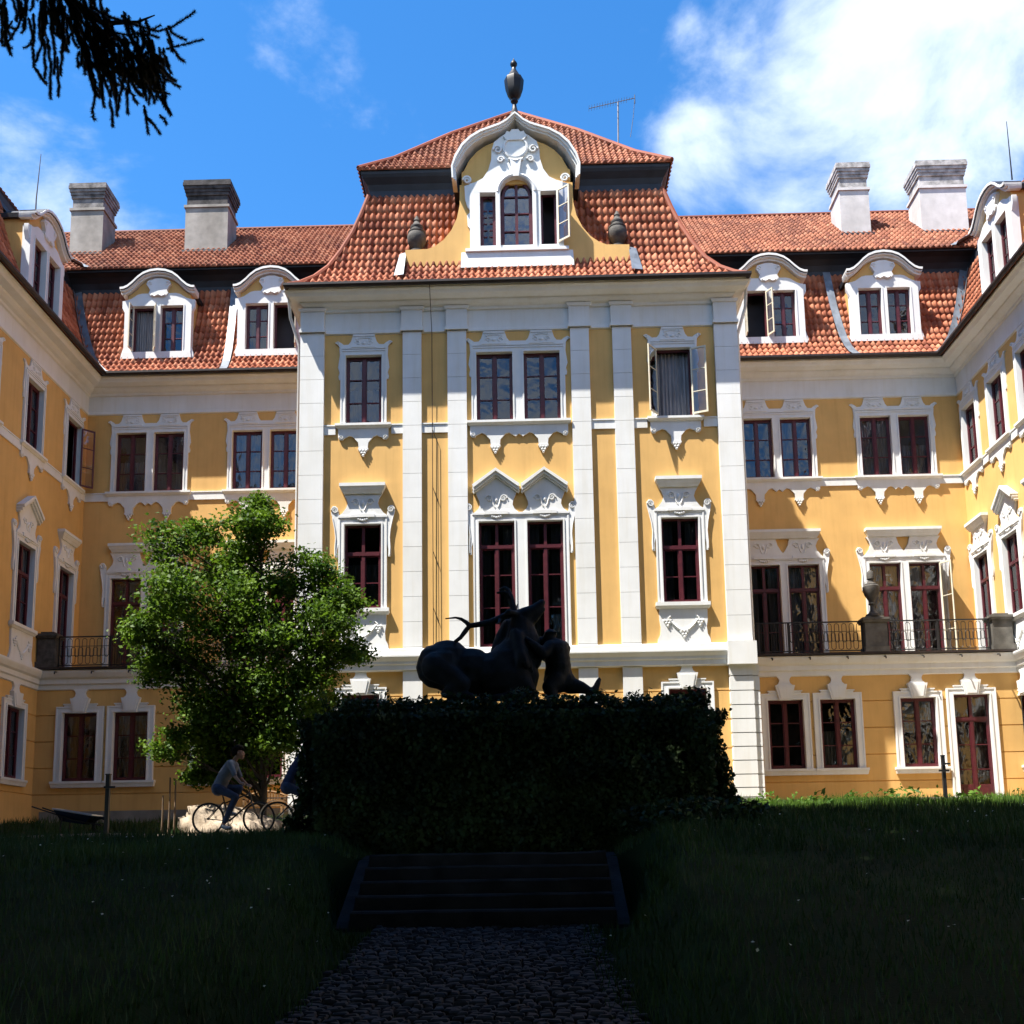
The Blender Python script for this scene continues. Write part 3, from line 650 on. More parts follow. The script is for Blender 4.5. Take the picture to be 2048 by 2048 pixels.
# ---- roofs -----------------------------------------------------------
LOW = [(0, 20.78), (.35, 21.05), (.75, 21.48), (1.15, 22.08), (1.5, 22.85), (1.85, 23.75), (2.12, 24.65), (2.36, 25.55)]
def tiled(name, prof, xl, xr, loc, rot, tw=.226, rh=.40, amp=.075, lip=.03, holes=(), mt_='tile'):
    P = np.array(prof, float); seg = np.hypot(*np.diff(P, axis=0).T); cum = np.r_[0, np.cumsum(seg)]; Lt = cum[-1]; n = max(1, round(Lt/rh)); rh = Lt/n
    def ev(t):
        i = min(len(seg)-1, int(np.searchsorted(cum, t, 'right'))-1); f = (t-cum[i])/seg[i]; p = P[i]+(P[i+1]-P[i])*f; d = (P[i+1]-P[i])/seg[i]; return p, np.array([-d[1], d[0]])
    lo = min(xl(P[0][0]), xl(P[-1][0])); hi = max(xr(P[0][0]), xr(P[-1][0])); k0, k1 = math.floor(lo/tw), math.ceil(hi/tw); sub = 6
    xs = np.arange(k0*sub, k1*sub+1)*tw/sub; ph = (xs/tw) % 1
    wave = amp*np.where(ph < .68, np.sin(PI*np.clip(ph/.68, 0, 1)), -.35*np.sin(PI*np.clip((ph-.68)/.32, 0, 1)))
    V = []; F = []; T = []; off = 0; m = len(xs)
    for r in range(n):
        jit = rng.normal(0, .004, k1-k0+1).repeat(sub)[:m] if True else 0
        rings = []
        for t, h in ((r*rh, -.02), (r*rh, lip), (min(Lt, (r+1)*rh+.02), .0)):
            p, nv = ev(min(t, Lt-1e-6)); X = np.clip(xs, xl(p[0]), xr(p[0])); hh = (wave+h+jit) if h > -.01 else (wave*0+h)
            rings.append(np.stack([X, p[0]+nv[0]*hh, p[1]+nv[1]*hh], 1))
        V += rings; tid = rng.random(k1-k0+1).repeat(sub)[:m]
        for a in (0, 1):
            i0 = off+a*m+np.arange(m-1); ok = (rings[a+1][1:, 0]-rings[a+1][:-1, 0] > 1e-5) | (rings[a][1:, 0]-rings[a][:-1, 0] > 1e-5)
            
            xm = rings[a][:-1, 0]; dm = (rings[a][:-1, 1]+rings[a+1][:-1, 1])/2
            for h0, h1, d0, d1 in holes: ok &= ~((xm > h0) & (xm < h1) & (dm > d0) & (dm < d1))
            q = np.stack([i0, i0+1, i0+m+1, i0+m], 1)[ok]; F.append(q); T.append(tid[:m-1][ok])
        off += 3*m
    V = np.concatenate(V); F = np.concatenate(F); T = np.concatenate(T)
    me = bpy.data.meshes.new(name); me.vertices.add(len(V)); me.vertices.foreach_set('co', V.astype(np.float32).ravel())
    me.loops.add(F.size); me.loops.foreach_set('vertex_index', F.astype(np.int32).ravel()); me.polygons.add(len(F))
    me.polygons.foreach_set('loop_start', np.arange(0, F.size, 4, dtype=np.int32)); me.polygons.foreach_set('loop_total', np.full(len(F), 4, np.int32))
    at_ = me.attributes.new('tile_id', 'FLOAT', 'FACE'); at_.data.foreach_set('value', T.astype(np.float32)); me.update(calc_edges=True); me.materials.append(M[mt_])
    return link(name, me, H, loc, rot)
YE = 39.18; XE = 16.3
COVE = [(2.36, 25.55), (2.34, 25.72), (2.22, 25.93), (2.0, 26.08), (1.72, 26.16), (1.70, 26.26)]
UPP = [(1.62, 26.24), (2.6, 27.15), (4.2, 28.72), (6.8, 31.15)]
DB, DL, DR_ = (-14.58, -9.98, 10.1, 14.68), (36.27, 30.2, 24.0), (36.12, 30.2, 24.0)
SUPP = [(2.45, 26.12), (4.2, 27.85), (6.8, 30.35)]
tiled('lower_roof', LOW, lambda d: -XE-d, lambda d: XE+d, (0, YE, 0), 0, holes=[(x-1.2, x+1.2, 1.16, 9) for x in DB])
tiled('lower_roof', LOW, lambda d: YEND, lambda d: YE+d, (-XE, 0, 0), PI/2, holes=[(y-1.2, y+1.2, 1.16, 9) for y in DL])
tiled('lower_roof', LOW, lambda d: -YE-d, lambda d: -YEND, (XE, 0, 0), -PI/2, holes=[(-y-1.2, -y+1.2, 1.16, 9) for y in DR_])
tiled('upper_roof', UPP, lambda d: -XE-d-1.1, lambda d: XE+d+1.1, (0, YE, 0), 0, mt_='oldtile')
tiled('upper_roof', SUPP, lambda d: YEND, lambda d: YE+d, (-XE, 0, 0), PI/2, mt_='oldtile')
tiled('upper_roof', SUPP, lambda d: -YE-d, lambda d: -YEND, (XE, 0, 0), -PI/2, mt_='oldtile')
mb = MB(); BP = [(-XE-2.6, YE), (XE+2.6, YE)]
mb.sweep([(-d, z) for d, z in COVE], BP, False); mb.sweep([(-1.74, 26.14), (-6.9, 26.14)], BP, False); mb.sweep([(-6.85, 31.1), (-13, 26), (-13, 20)], [(-30, YE), (30, YE)], False)
for s in (-1, 1):
    P_ = [(s*XE, YEND), (s*XE, YE+2.4)]; mb.sweep([(-d, z) for d, z in ((2.34, 25.5), (2.44, 25.8), (2.44, 26.05), (2.40, 26.12), (7.0, 26.12))], P_, s > 0); mb.sweep([(-6.85, 30.3), (-13, 25), (-13, 20)], [(s*XE, YEND), (s*XE, YE+6)], s > 0)
mb.build('roof_fascia', 'metal', H)
mb = MB(); mb.tube([(-XE-6.8, YE+6.8, 31.17), (XE+6.8, YE+6.8, 31.17)], .11, 8); mb.build('ridge_tiles', 'oldtile', H, smooth=True)
for s in (-1, 1): mb = MB(); mb.tube([(s*(XE+6.8), YEND, 30.38), (s*(XE+6.8), YE+6, 30.38)], .11, 8); mb.build('ridge_tiles', 'oldtile', H, smooth=True)
# valley flashings in the two inner corners
for s in (-1, 1):
    mb = MB(); vs = []; fs = []
    for d, z in LOW: vs += [(s*(XE+d-.36), YE+d-.11, z+.06), (s*(XE+d-.06), YE+d-.06, z+.02), (s*(XE+d-.11), YE+d-.36, z+.06)]
    for i in range(len(LOW)-1):
        for q in (0, 1): fs.append((i*3+q, i*3+q+1, i*3+q+4, i*3+q+3))
    mb.add(vs, fs); mb.build('valley_flashing', 'lead', H)
    mb = MB(); vs = []; fs = []
    for d, z in UPP: vs += [(s*(XE+d-.22), YE+d, z+.10), (s*(XE+d), YE+d-.1, z+.06), (s*(XE+d), YE+d-.32, z+.10)]
    for i in range(len(UPP)-1):
        for q in (0, 1): fs.append((i*3+q, i*3+q+1, i*3+q+4, i*3+q+3))
    mb.add(vs, fs); mb.build('valley_flashing', 'lead', H)
RWP = [(-XE, YEND), (-XE, YE), (XE, YE), (XE, YEND)]
def gutter(pth):
    mb = MB(); mb.sweep([(-.10, 20.88), (-.02, 20.80), (.05, 20.72), (.12, 20.72), (.17, 20.78), (.17, 20.86), (.14, 20.87), (.14, 20.80), (-.06, 20.84)], pth, False); return mb.build('gutter', 'gutter', H)
gutter(RWP)
RE = [(-7.66, 41), (-7.66, 33.15), (7.66, 33.15), (7.66, 41)]
gutter([(-7.62, 41), (-7.62, 33.15), (7.62, 33.15), (7.62, 41)])
mb = MB(); mb.sweep([(0, 20.77), (-.9, 20.80)], RE, False); mb.build('eaves_board', 'white', H)
tiled('lower_roof', LOW, lambda d: -7.66+d, lambda d: 7.66-d, (0, 33.12, 0), 0, amp=.082, rh=.42, holes=[(-1.88, 1.96, 1.2, 9)])
tiled('lower_roof', LOW, lambda d: -43.0, lambda d: -33.12-d, (-7.66, 0, 0), -PI/2, amp=.082, rh=.42)
tiled('lower_roof', LOW, lambda d: 33.12+d, lambda d: 43.0, (7.66, 0, 0), PI/2, amp=.082, rh=.42)
UPR = [(2.02, 26.42), (3.2, 27.62), (5.2, 30.05), (7.62, 32.75)]
tiled('upper_roof', UPR, lambda d: -7.66+d, lambda d: 7.66-d, (0, 33.12, 0), 0, amp=.078, mt_='oldtile')
tiled('upper_roof', UPR, lambda d: -48.4+d, lambda d: -33.12-d, (-7.66, 0, 0), -PI/2, amp=.078, mt_='oldtile')
tiled('upper_roof', UPR, lambda d: 33.12+d, lambda d: 48.4-d, (7.66, 0, 0), PI/2, amp=.078, mt_='oldtile')
mb = MB(); RE2 = [(-7.66, 48), (-7.66, 33.12), (7.66, 33.12), (7.66, 48)]
mb.sweep([(-2.36, 25.55), (-2.38, 25.8), (-2.30, 26.0), (-2.15, 26.2), (-2.10, 26.30), (-2.08, 26.44), (-7.6, 26.44)], RE2, False); mb.build('roof_fascia', 'metal', H)
mb = MB()
for s in (-1, 1):
    mb.tube([(s*(7.66-d), 33.12+d, z+.06) for d, z in LOW], .10, 8); mb.tube([(s*(7.66-d), 33.12+d, z+.06) for d, z in UPR], .10, 8)
o = mb.build('hip_tiles', 'tile', H, smooth=True)
# ---- dormers -----------------------------------------------------------
HC = [(1.52, 24.92), (1.38, 24.93), (1.22, 25.0), (1.02, 25.17), (.82, 25.38), (.60, 25.55), (.32, 25.66), (0, 25.70)]
def dormer(loc, rot, spec=(None, None), label=None):
    """loc on the dormer's front plane (z 0); local x along the wall"""
    body = MB(); zb = 21.92
    crv = [(x*.93, z-.22) for x, z in HC[1:]]
    top = [(1.28, 24.42)]+crv
    body.prism(mirror(top), 0, .10)                                 # tympanum above the windows
    for s in (-1, 1): a, b = sorted((s*1.28, s*1.26)); body.add([(s*1.28, 0, zb), (s*1.28, 2.6, zb), (s*1.28, 2.6, 24.8), (s*1.28, 0, 24.8)], [(0, 1, 2, 3)])
    o = body.build('dormer', 'yellow', H, loc=loc, rot=rot)
    if label: o['label'] = label
    fr = MB(); xs = [-1.36, -1.035, -.105, .105, 1.035, 1.36]
    for i in (0, 2, 4): fr.box(xs[i], xs[i+1], -.10, .2, 22.2, 24.2)
    fr.box(-1.36, 1.36, -.10, .2, 24.2, 24.46); fr.prism(mirror([(1.40, zb), (1.40, 22.02), (1.36, 22.2)]), -.14, .2)
    for s in (-1, 1):
        fr.prism([(s*1.30, zb), (s*1.5, zb), (s*1.46, 22.15), (s*1.352, 22.5), (s*1.352, 23.9), (s*1.48, 24.15), (s*1.48, 24.45), (s*1.30, 24.46)], -.06, .1)
        for q in (-.57, .57): a, b = sorted((q+s*.465, q+s*.51)); fr.box(a, b, -.125, -.10, 22.2, 24.24)
    fr.prism(mirror([(1.30, 24.46), (1.12, 24.52), (.86, 24.70), (.70, 24.74)]), -.09, .05)
    # shell cartouche in the gable
    fr.prism(mirror([(.30, 24.60), (.40, 24.72), (.34, 24.85), (.42, 25.0), (.50, 25.12), (.44, 25.26), (.30, 25.30), (.12, 25.36), (0, 25.36)]), -.15, .05)
    fr.tube([(-.28, -.15, 24.66), (-.14, -.17, 24.58), (0, -.17, 24.66), (.14, -.17, 24.58), (.28, -.15, 24.66)], .035, 5)
    for s in (-1, 1): scroll(fr, s*.36, 25.14, .09, -.16, 1.3, s, .025)
    fr.build('dormer_front', 'white', o, local=True, smooth=True)
    hd = MB()
    outer = HC+[(-x, z) for x, z in HC[-2::-1]]; n = len(outer)
    for (p0, p1, t0, t1) in ((-.34, 0, 0, .09), (-.27, 0, .09, .15), (-.16, 0, .15, .24)):
        poly = [(x, z-t0) for x, z in outer]+[(x*(1-.02*t1/.24), z-t1) for x, z in outer[::-1]]
        hd.prism(poly, p0, p1+.3)
    hd.build('dormer_hood', 'white', o, local=True)
    rf = MB(); poly = [(x*1.004, z+.012) for x, z in outer]+[(x*.98, z-.10) for x, z in outer[::-1]]; rf.prism(poly, -.31, .28)
    poly = [(x*.95, z-.02) for x, z in outer]+[(x*.93, z-.18) for x, z in outer[::-1]]; rf.prism(poly, .28, 3.0)
    rf.build('dormer_roof', 'metal', o, local=True)
    bk = MB(); bk.box(-1.26, 1.26, .75, .8, 21.7, 24.8); bk.box(-1.26, 1.26, .21, .75, 21.75, 21.95); bk.build('inner_wall', 'room', o, local=True)
    for q, (cu, op) in zip((-.57, .57), spec): window(None, 0, 22.2, 24.2, .93, 'O' if op else 'U', cu, op, loc=(q, 0, 0), rot=0, sub=o)
    return o
YD = 40.28
dormer((-14.58, YD, 0), 0, (('full', [(-1, 95), (1, 118)]), (None, None)))
dormer((-9.98, YD, 0), 0, (('right', None), (None, [(1, 100)])))
dormer((10.1, YD, 0), 0, ((None, [(-1, 95), (1, 120)]), (None, None)))
dormer((14.68, YD, 0), 0, ((None, None), (None, None)))
for y in (36.27, 30.2, 24.0): dormer((-17.42, y, 0), PI/2, (('sides', None), ('right', None)))
for y in (36.12, 30.2, 24.0): dormer((17.42, y, 0), -PI/2, ((None, None), ('sides', None)))
for s in (-1, 1):                                # sheet-metal gutters beside two dormers
    x = 13.1 if s > 0 else -11.55
    mb = MB(); vs = []; fs = []
    for d, z in LOW: vs += [(x-.16-d*.12, YE+d-.10, z+.10), (x+.14-d*.12, YE+d-.10, z+.10)]
    for i in range(len(LOW)-1): fs.append((2*i, 2*i+1, 2*i+3, 2*i+2))
    mb.add(vs, fs); mb.build('roof_flashing', 'lead', H)
# central dormer
YDC = 34.25
cd = MB(); 
sw = [(3.88, 21.7), (3.88, 22.70), (3.1, 22.72), (2.85, 22.82), (2.55, 23.05), (2.28, 23.40), (2.08, 23.85), (1.98, 24.35), (1.97, 25.1)]
cd.prism(sw+[(1.45, 25.1), (1.45, 21.7)], 0, .5); cd.prism([(-x, z) for x, z in sw]+[(-1.45, 25.1), (-1.45, 21.7)], 0, .5)
HD = [(2.22, 25.10), (2.24, 25.55), (2.12, 25.95), (1.88, 26.38), (1.58, 26.68), (1.22, 26.90), (.86, 27.03), (.55, 27.14), (.28, 27.30), (.10, 27.48), (0, 27.56)]
inn = [(x*.86, z-.30) for x, z in HD[2:]]
cd.prism(mirror([(1.9, 25.1), (1.9, 25.6)]+inn[:-1]+[(0, 27.2)]), 0.02, .3)
for s in (-1, 1): cd.add([(s*1.97, .3, 22), (s*1.97, 4.5, 22), (s*1.97, 4.5, 26), (s*1.97, .3, 26)], [(0, 1, 2, 3)])
o = cd.build('central_dormer', 'yellow', H, loc=(.04, YDC, 0)); CDO = o
fr = MB(); ox = -.0
def arc(r, z, n=14): return [(r*math.cos(PI*i/n), z+r*math.sin(PI*i/n)) for i in range(n+1)]
for a, b in ((-1.62, -1.27), (-.72, -.56), (.56, .84), (1.39, 1.62)): fr.box(a, b, -.14, .25, 22.55, 24.72)
fr.box(-1.27, -.72, -.14, .25, 22.55, 22.70); fr.box(.84, 1.39, -.14, .25, 22.55, 22.70); fr.box(-.56, .56, -.14, .25, 22.55, 22.70)
ar = arc(.56, 24.70); wing = [(1.62, 24.72), (1.62, 25.05), (1.42, 25.10), (1.15, 25.25), (.96, 25.55), (.85, 25.95), (.84, 26.30), (.74, 26.62), (.45, 26.86), (.2, 27.0), (0, 27.08)]
fr.prism(wing+[(0, 25.26)]+ar[:8][::-1], -.14, .1); fr.prism([(-x, z) for x, z in wing]+[(0, 25.26)]+[(-x, z) for x, z in ar[:8]][::-1], -.14, .1)
fr.box(-1.95, 1.95, -.22, .0, 21.86, 22.44, top=-.03); fr.box(-1.78, 1.78, -.26, .0, 22.44, 22.55)
rim = arc(.64, 24.70); fr.tube([(x, -.15, z) for x, z in rim], .07, 6); 
for s in (-1, 1):
    fr.box(*sorted((s*.57, s*.69)), -.19, -.14, 22.6, 24.7)
    scroll(fr, s*1.70, 25.2, .15, -.12, 1.6, s, .05); fr.prism([(s*1.62, 25.05), (s*1.80, 25.0), (s*1.78, 24.5), (s*1.70, 24.2), (s*1.62, 24.1)], -.10, .1)
    fr.prism([(s*1.62, 24.0), (s*1.72, 23.9), (s*1.70, 23.5), (s*1.62, 23.4)], -.08, .1)
    scroll(fr, s*.62, 26.28, .16, -.2, 1.4, s, .045); scroll(fr, s*.52, 25.9, .12, -.2, 1.4, -s, .04)
fr.lathe([(.46, 0), (.44, .04), (.38, .05), (.36, .02), (.1, .03)], (0, 0, 0), 20)
k = len(fr.v)-100                                # turn the round medallion upright
for i in range(k, len(fr.v)): x, y, z = fr.v[i]; fr.v[i] = (x, -.15-z*1.6, 26.36+y)
fr.prism(mirror([(.30, 26.62), (.42, 26.78), (.34, 26.86), (.30, 26.95), (.18, 26.92), (.12, 27.02), (0, 27.02)]), -.24, -.1)
fr.prism(mirror([(.10, 25.24), (.20, 25.9)]), -.24, -.12); fr.tube([(-.25, -.18, 25.92), (0, -.22, 25.82), (.25, -.18, 25.92)], .05, 6)
fr.build('dormer_front', 'white', o, local=True, smooth=True)
hd = MB(); outer = HD+[(-x, z) for x, z in HD[-2::-1]]
for p0, t0, t1 in ((-.44, 0, .06), (-.37, .06, .11), (-.27, .11, .16)):
    f0, f1 = 1-t0*.42, 1-t1*.42
    hd.prism([(x*f0, z-t0*1.15 if abs(x) < 2.2 else z) for x, z in outer]+[(x*f1, z-t1*1.15 if abs(x) < 2.2 else z) for x, z in outer[::-1]], p0, .4)
hd.build('dormer_hood', 'white', o, local=True)
rf = MB(); rf.prism([(x*.99, z+.02) for x, z in outer]+[(x*.9, z-.2 if abs(x) < 2.2 else z) for x, z in outer[::-1]], .4, 6.5); rf.build('dormer_roof', 'metal', o, local=True)
bk = MB(); bk.box(-1.95, 1.95, .9, .95, 21.6, 26); bk.box(-1.95, 1.95, .3, .9, 21.7, 22.3); bk.build('inner_wall', 'room', o, local=True)
window(None, 0, 22.70, 24.74, .55, 'N', loc=(-.995, 0, 0), rot=0, sub=o)
window(None, 0, 22.70, 24.74, .55, 'O', loc=(1.115, 0, 0), rot=0, sub=o)
me = cached('cdl', lambda: as_mesh(leaf_mesh(.52, 22.74, 24.72), 'open_sash', ['cream', 'glass'])); link('open_sash', me, o, (1.42, -.16, 0), -math.radians(40), local=True)
aw = MB(); aw.box(-.5, -.43, .08, .18, 22.7, 24.70); aw.box(.43, .5, .08, .18, 22.7, 24.70); aw.box(-.43, .43, .06, .18, 22.7, 22.80); aw.box(-.05, .05, .07, .17, 22.8, 25.18)
ap = [(x*.5/.56, z) for x, z in arc(.56, 24.70)]; aw.prism(ap+[(x*.84, (z-24.7)*.86+24.7) for x, z in ap[::-1]], .08, .18)
for z in (23.35, 24.02, 24.66): aw.box(-.43, .43, .09, .165, z-.022, z+.022)
aw.box(-.56, -.5, .08, .25, 22.7, 24.7); aw.box(.5, .56, .08, .25, 22.7, 24.7)
wo = aw.build('window', 'red', o, local=True); wo['label'] = 'tall arched window in the middle'
g = MB(); g.prism([(-.46, 22.72), (.46, 22.72)]+[(x*.92, z) for x, z in ap], .14, .145); g.build('pane', 'glass', wo, local=True)
fl = MB(); fl.add([(-4.08, .1, 22.62), (-3.86, .1, 22.68), (-3.86, -.72, 21.38), (-4.2, -.62, 21.40)], [(0, 1, 2, 3)]); fl.build('roof_flashing', 'lead', o, local=True); fl = MB(); fl.add([(4.12, .1, 22.62), (3.86, .1, 22.68), (3.86, -.72, 21.38), (4.24, -.62, 21.40)], [(0, 1, 2, 3)])
fl.build('roof_flashing', 'lead', o, local=True)
# ---- chimneys ------------------------------------------------------------
def chimney(x0, x1, m_, capm, y0=42.95, y1=44.3, z1=31.55):
    x0 *= .988; x1 *= .988; g = -.2
    mb = MB(); mb.box(x0, x1, y0, y1, 27.0, 30.55+g)
    o = mb.build('chimney', m_, H)
    c = MB(); c.box(x0-.06, x1+.06, y0-.06, y1+.06, 30.52+g, 30.64+g); c.cur = 1
    c.box(x0+.04, x1-.04, y0+.04, y1-.04, 30.64+g, 31.12+g)
    for i, q in enumerate((.015, .045, .085, .12)): c.box(x0-q, x1+q, y0-q, y1+q, 31.12+g+i*.14, 31.12+g+(i+1)*.14)
    c.box(x0-.1, x1+.1, y0-.1, y1+.1, 31.68+g, 31.80+g); c.build('chimney_cap', [m_, capm], o)
    f = MB(); f.box(x0-.08, x1+.08, y0-.22, y1, 27.6, 28.20); f.build('roof_flashing', 'metal', o)
for a, b, m_, k_ in ((-19.85, -18.4, 'chim_g', 'chim_cap'), (-14.72, -12.82, 'chim_g', 'soot'), (14.22, 15.5, 'chim_w', 'chim_cap_pale'), (17.72, 19.75, 'chim_w', 'chim_cap_pale')): chimney(a, b, m_, k_)
# ---- downpipes and lightning cables ----------------------------------------
mb = MB(); mb.tube([(7.72, 33.6, 20.7), (7.72, 33.9, 20.1), (7.50, 34.35, 19.3), (7.52, 34.35, 8.6)], .055, 8); mb.build('downpipe', 'white', H, smooth=True)
mb = MB(); mb.tube([(-7.72, 33.6, 20.7), (-7.72, 33.9, 20.1), (-7.50, 34.35, 19.3), (-7.52, 34.35, 8.6)], .055, 8); mb.build('downpipe', 'white', H, smooth=True)
mb = MB(); mb.tube([(-2.9, 33.1, 20.8), (-2.9, 33.9, 19.4), (-2.9, 33.95, 8.6)], .012, 4); mb.tube([(-2.9, 33.95, 16.0), (-2.72, 33.95, 15.5), (-2.72, 33.95, 8.6)], .010, 4)
for z in (14.0, 11.8, 9.9): mb.tube([(-2.9, 33.95, z), (-2.72, 33.95, z-.55)], .010, 4)
mb.build('lightning_cable', 'iron', H)
# ---- terrace balustrade ------------------------------------------------------
def railing(xa, xb, y=36.78, dense=False):
    mb = MB(); z0, z1 = 8.74, 9.80
    mb.box(xa, xb, y-.03, y+.03, z1-.04, z1); mb.box(xa, xb, y-.02, y+.02, z0, z0+.035)
    for x in (xa+.02, xb-.02): mb.box(x-.02, x+.02, y-.021, y+.021, 8.66, z1-.04)
    n = max(2, round((xb-xa)/.27)); p = (xb-xa)/n
    if dense:
        n = round((xb-xa)/.085)
        for i in range(1, n): x = xa+(xb-xa)*i/n; mb.box(x-.009, x+.009, y-.009, y+.009, z0, z1-.04)
    else:
        for i in range(n):
            c = xa+(i+.5)*p; r = p*.30
            for lo, hi in ((z0+.32, z1-.08), (z0+.06, z1-.40)):
                q = r if lo > z0+.1 else r
                pts = [(c+q*math.cos(t), y, hi-r+r*math.sin(t)) for t in np.linspace(0, PI, 7)]+[(c+q*math.cos(t), y, lo+r+r*math.sin(t)) for t in np.linspace(PI, 2*PI, 7)]
                mb.tube(pts+[pts[0]], .011, 4); c += p/2
                if i == n-1: break
        for z in (z0+.36, z1-.36): mb.box(xa, xb, y-.008, y+.008, z-.009, z+.009)
    return mb.build('balcony_railing', 'iron', H)
def pedestal(x0, x1, y0=36.62, y1=37.12, m_='stone'):
    mb = MB(); mb.box(x0-.04, x1+.04, y0-.04, y1+.04, 8.66, 8.86); mb.box(x0, x1, y0, y1, 8.86, 9.72)
    mb.box(x0-.05, x1+.05, y0-.05, y1+.05, 9.72, 9.80, top=.03); mb.box(x0-.09, x1+.09, y0-.09, y1+.09, 9.80, 9.88); mb.box(x0+.08, x1-.08, y0+.06, y1-.06, 9.88, 9.96)
    return mb.build('balustrade_pedestal', m_, H)
railing(7.6, 8.24, dense=True); railing(8.24, 9.28, dense=True); railing(9.28, 11.86); railing(12.70, 14.45); railing(14.45, 16.26)
pedestal(11.9, 12.66); pedestal(16.3, 16.98)
pedestal(-17.14, -16.5, m_='darkstone'); railing(-16.44, -14.6); railing(-14.6, -13.6, dense=True); railing(-13.6, -12.66); pedestal(-12.66, -11.9); railing(-11.86, -9.3); railing(-9.3, -7.6)
# ------------------------------------------------------------------ ground
PX0, PX1 = -1.97, 1.17
def sm(a, b, x): t = np.clip((x-a)/(b-a), 0, 1); return t*t*(3-2*t)
def hgt(X, Y):
    X = np.asarray(X, float); Y = np.asarray(Y, float)
    ys = [-80, -6, 0, 4, 8, 12, 14, 17, 20, 24, 30, 34, 400]
    zl = np.interp(Y, ys, [-.6, -.3, .12, .48, .96, 1.56, 1.82, 2.06, 2.12, 2.34, 2.90, 3.05, 3.05])
    zr = np.interp(Y, ys, [-.6, -.3, .12, .50, 1.00, 1.66, 1.98, 2.30, 2.46, 2.62, 2.92, 3.05, 3.05])
    z = zl+(zr-zl)*sm(-3, 3, X)
    z = z+.05*np.sin(X*.9+1)*np.sin(Y*.7)*sm(1.2, 3, np.abs(X+.4))
    pz = np.where(Y < 12.8, .0695*np.clip(Y, -8, 12.8)-.05, np.where(Y < 14.3, .8, 1.68))
    inside = 1-sm(1.30, 2.1, np.abs(X+.40)-.32*sm(10.5, 12.5, Y)); inside = np.where(Y > 16.2, 0, inside)
    return z*(1-inside)+np.minimum(z, pz)*inside
gx = np.unique(np.r_[np.linspace(-400, -30, 12), np.linspace(-30, -4, 53), np.linspace(-4, 4, 81), np.linspace(4, 30, 53), np.linspace(30, 400, 12)])
gy = np.unique(np.r_[np.linspace(-80, -4, 20), np.linspace(-4, 36, 161), np.linspace(36, 60, 13), np.linspace(60, 400, 12)])
GX_, GY_ = np.meshgrid(gx, gy); GZ_ = hgt(GX_, GY_); nx, ny = len(gx), len(gy)
idx = np.arange(nx*ny).reshape(ny, nx)
me = bpy.data.meshes.new('lawn'); me.from_pydata(np.stack([GX_, GY_, GZ_], -1).reshape(-1, 3).tolist(), [], np.stack([idx[:-1, :-1], idx[:-1, 1:], idx[1:, 1:], idx[1:, :-1]], -1).reshape(-1, 4).tolist())
me.materials.append(M['turf']); me.polygons.foreach_set('use_smooth', [True]*len(me.polygons)); tag(link('lawn', me), kind='structure')
def sheet(name, x0, x1, y0, y1, m_, dz=.006, n=30, k=6):
    xs = np.linspace(x0, x1, n); ys = np.linspace(y0, y1, k); mb = MB()
    for y in ys:
        for x in xs: mb.v.append((x, y, float(hgt(x, y))+dz))
    for j in range(k-1):
        for i in range(n-1): mb.f.append((j*n+i, j*n+i+1, (j+1)*n+i+1, (j+1)*n+i)); mb.m.append(0)
    return tag(mb.build(name, m_, smooth=True), kind='structure')
sheet('gravel_drive', -17.1, -2.6, 21.0, 24.2, 'gravel', .02); sheet('courtyard_gravel', -17.1, 17.1, 31.5, 40, 'gravel', .02, 40, 12)
# cobbled path: every stone modelled inside the one paving
mb = MB(); y = -3.0; row = 0
while y < 12.78:
    dy = .088+.025*random.random(); x = PX0+.30+(.06 if row % 2 else 0)+random.random()*.05
    while x < PX1-.28:
        dx = .075+.07*random.random(); g = .008
        bend = .10*math.sin((x+.4)*1.9)+.03*math.sin(y*1.3+x)
        z = .0695*max(-8, min(12.8, y+bend))-.045+random.gauss(0, .007)+.02*math.sin(y*.9+x*1.7); t = [random.gauss(0, .006) for _ in range(4)]; e = .016
        q = [(x+g, y+bend+g), (x+dx-g, y+bend+g), (x+dx-g, y+bend+dy-g), (x+g, y+bend+dy-g)]; q = [(a+random.gauss(0, .006), b+random.gauss(0, .006)) for a, b in q]
        cx_, cy_ = x+dx/2, y+bend+dy/2
        lo = [(a, b, z-.02) for a, b in q]; mi = [(a, b, z+.030) for a, b in q]; hi = [(a+(cx_-a)*.28, b+(cy_-b)*.28, z+.043+t[i]*.6) for i, (a, b) in enumerate(q)]
        mb.add(lo+mi+hi, [(0, 1, 5, 4), (1, 2, 6, 5), (2, 3, 7, 6), (3, 0, 4, 7), (4, 5, 9, 8), (5, 6, 10, 9), (6, 7, 11, 10), (7, 4, 8, 11), (8, 9, 10, 11)])
        x += dx
    y += dy; row += 1
tag(mb.build('cobbled_path', 'cobble'), kind='structure')
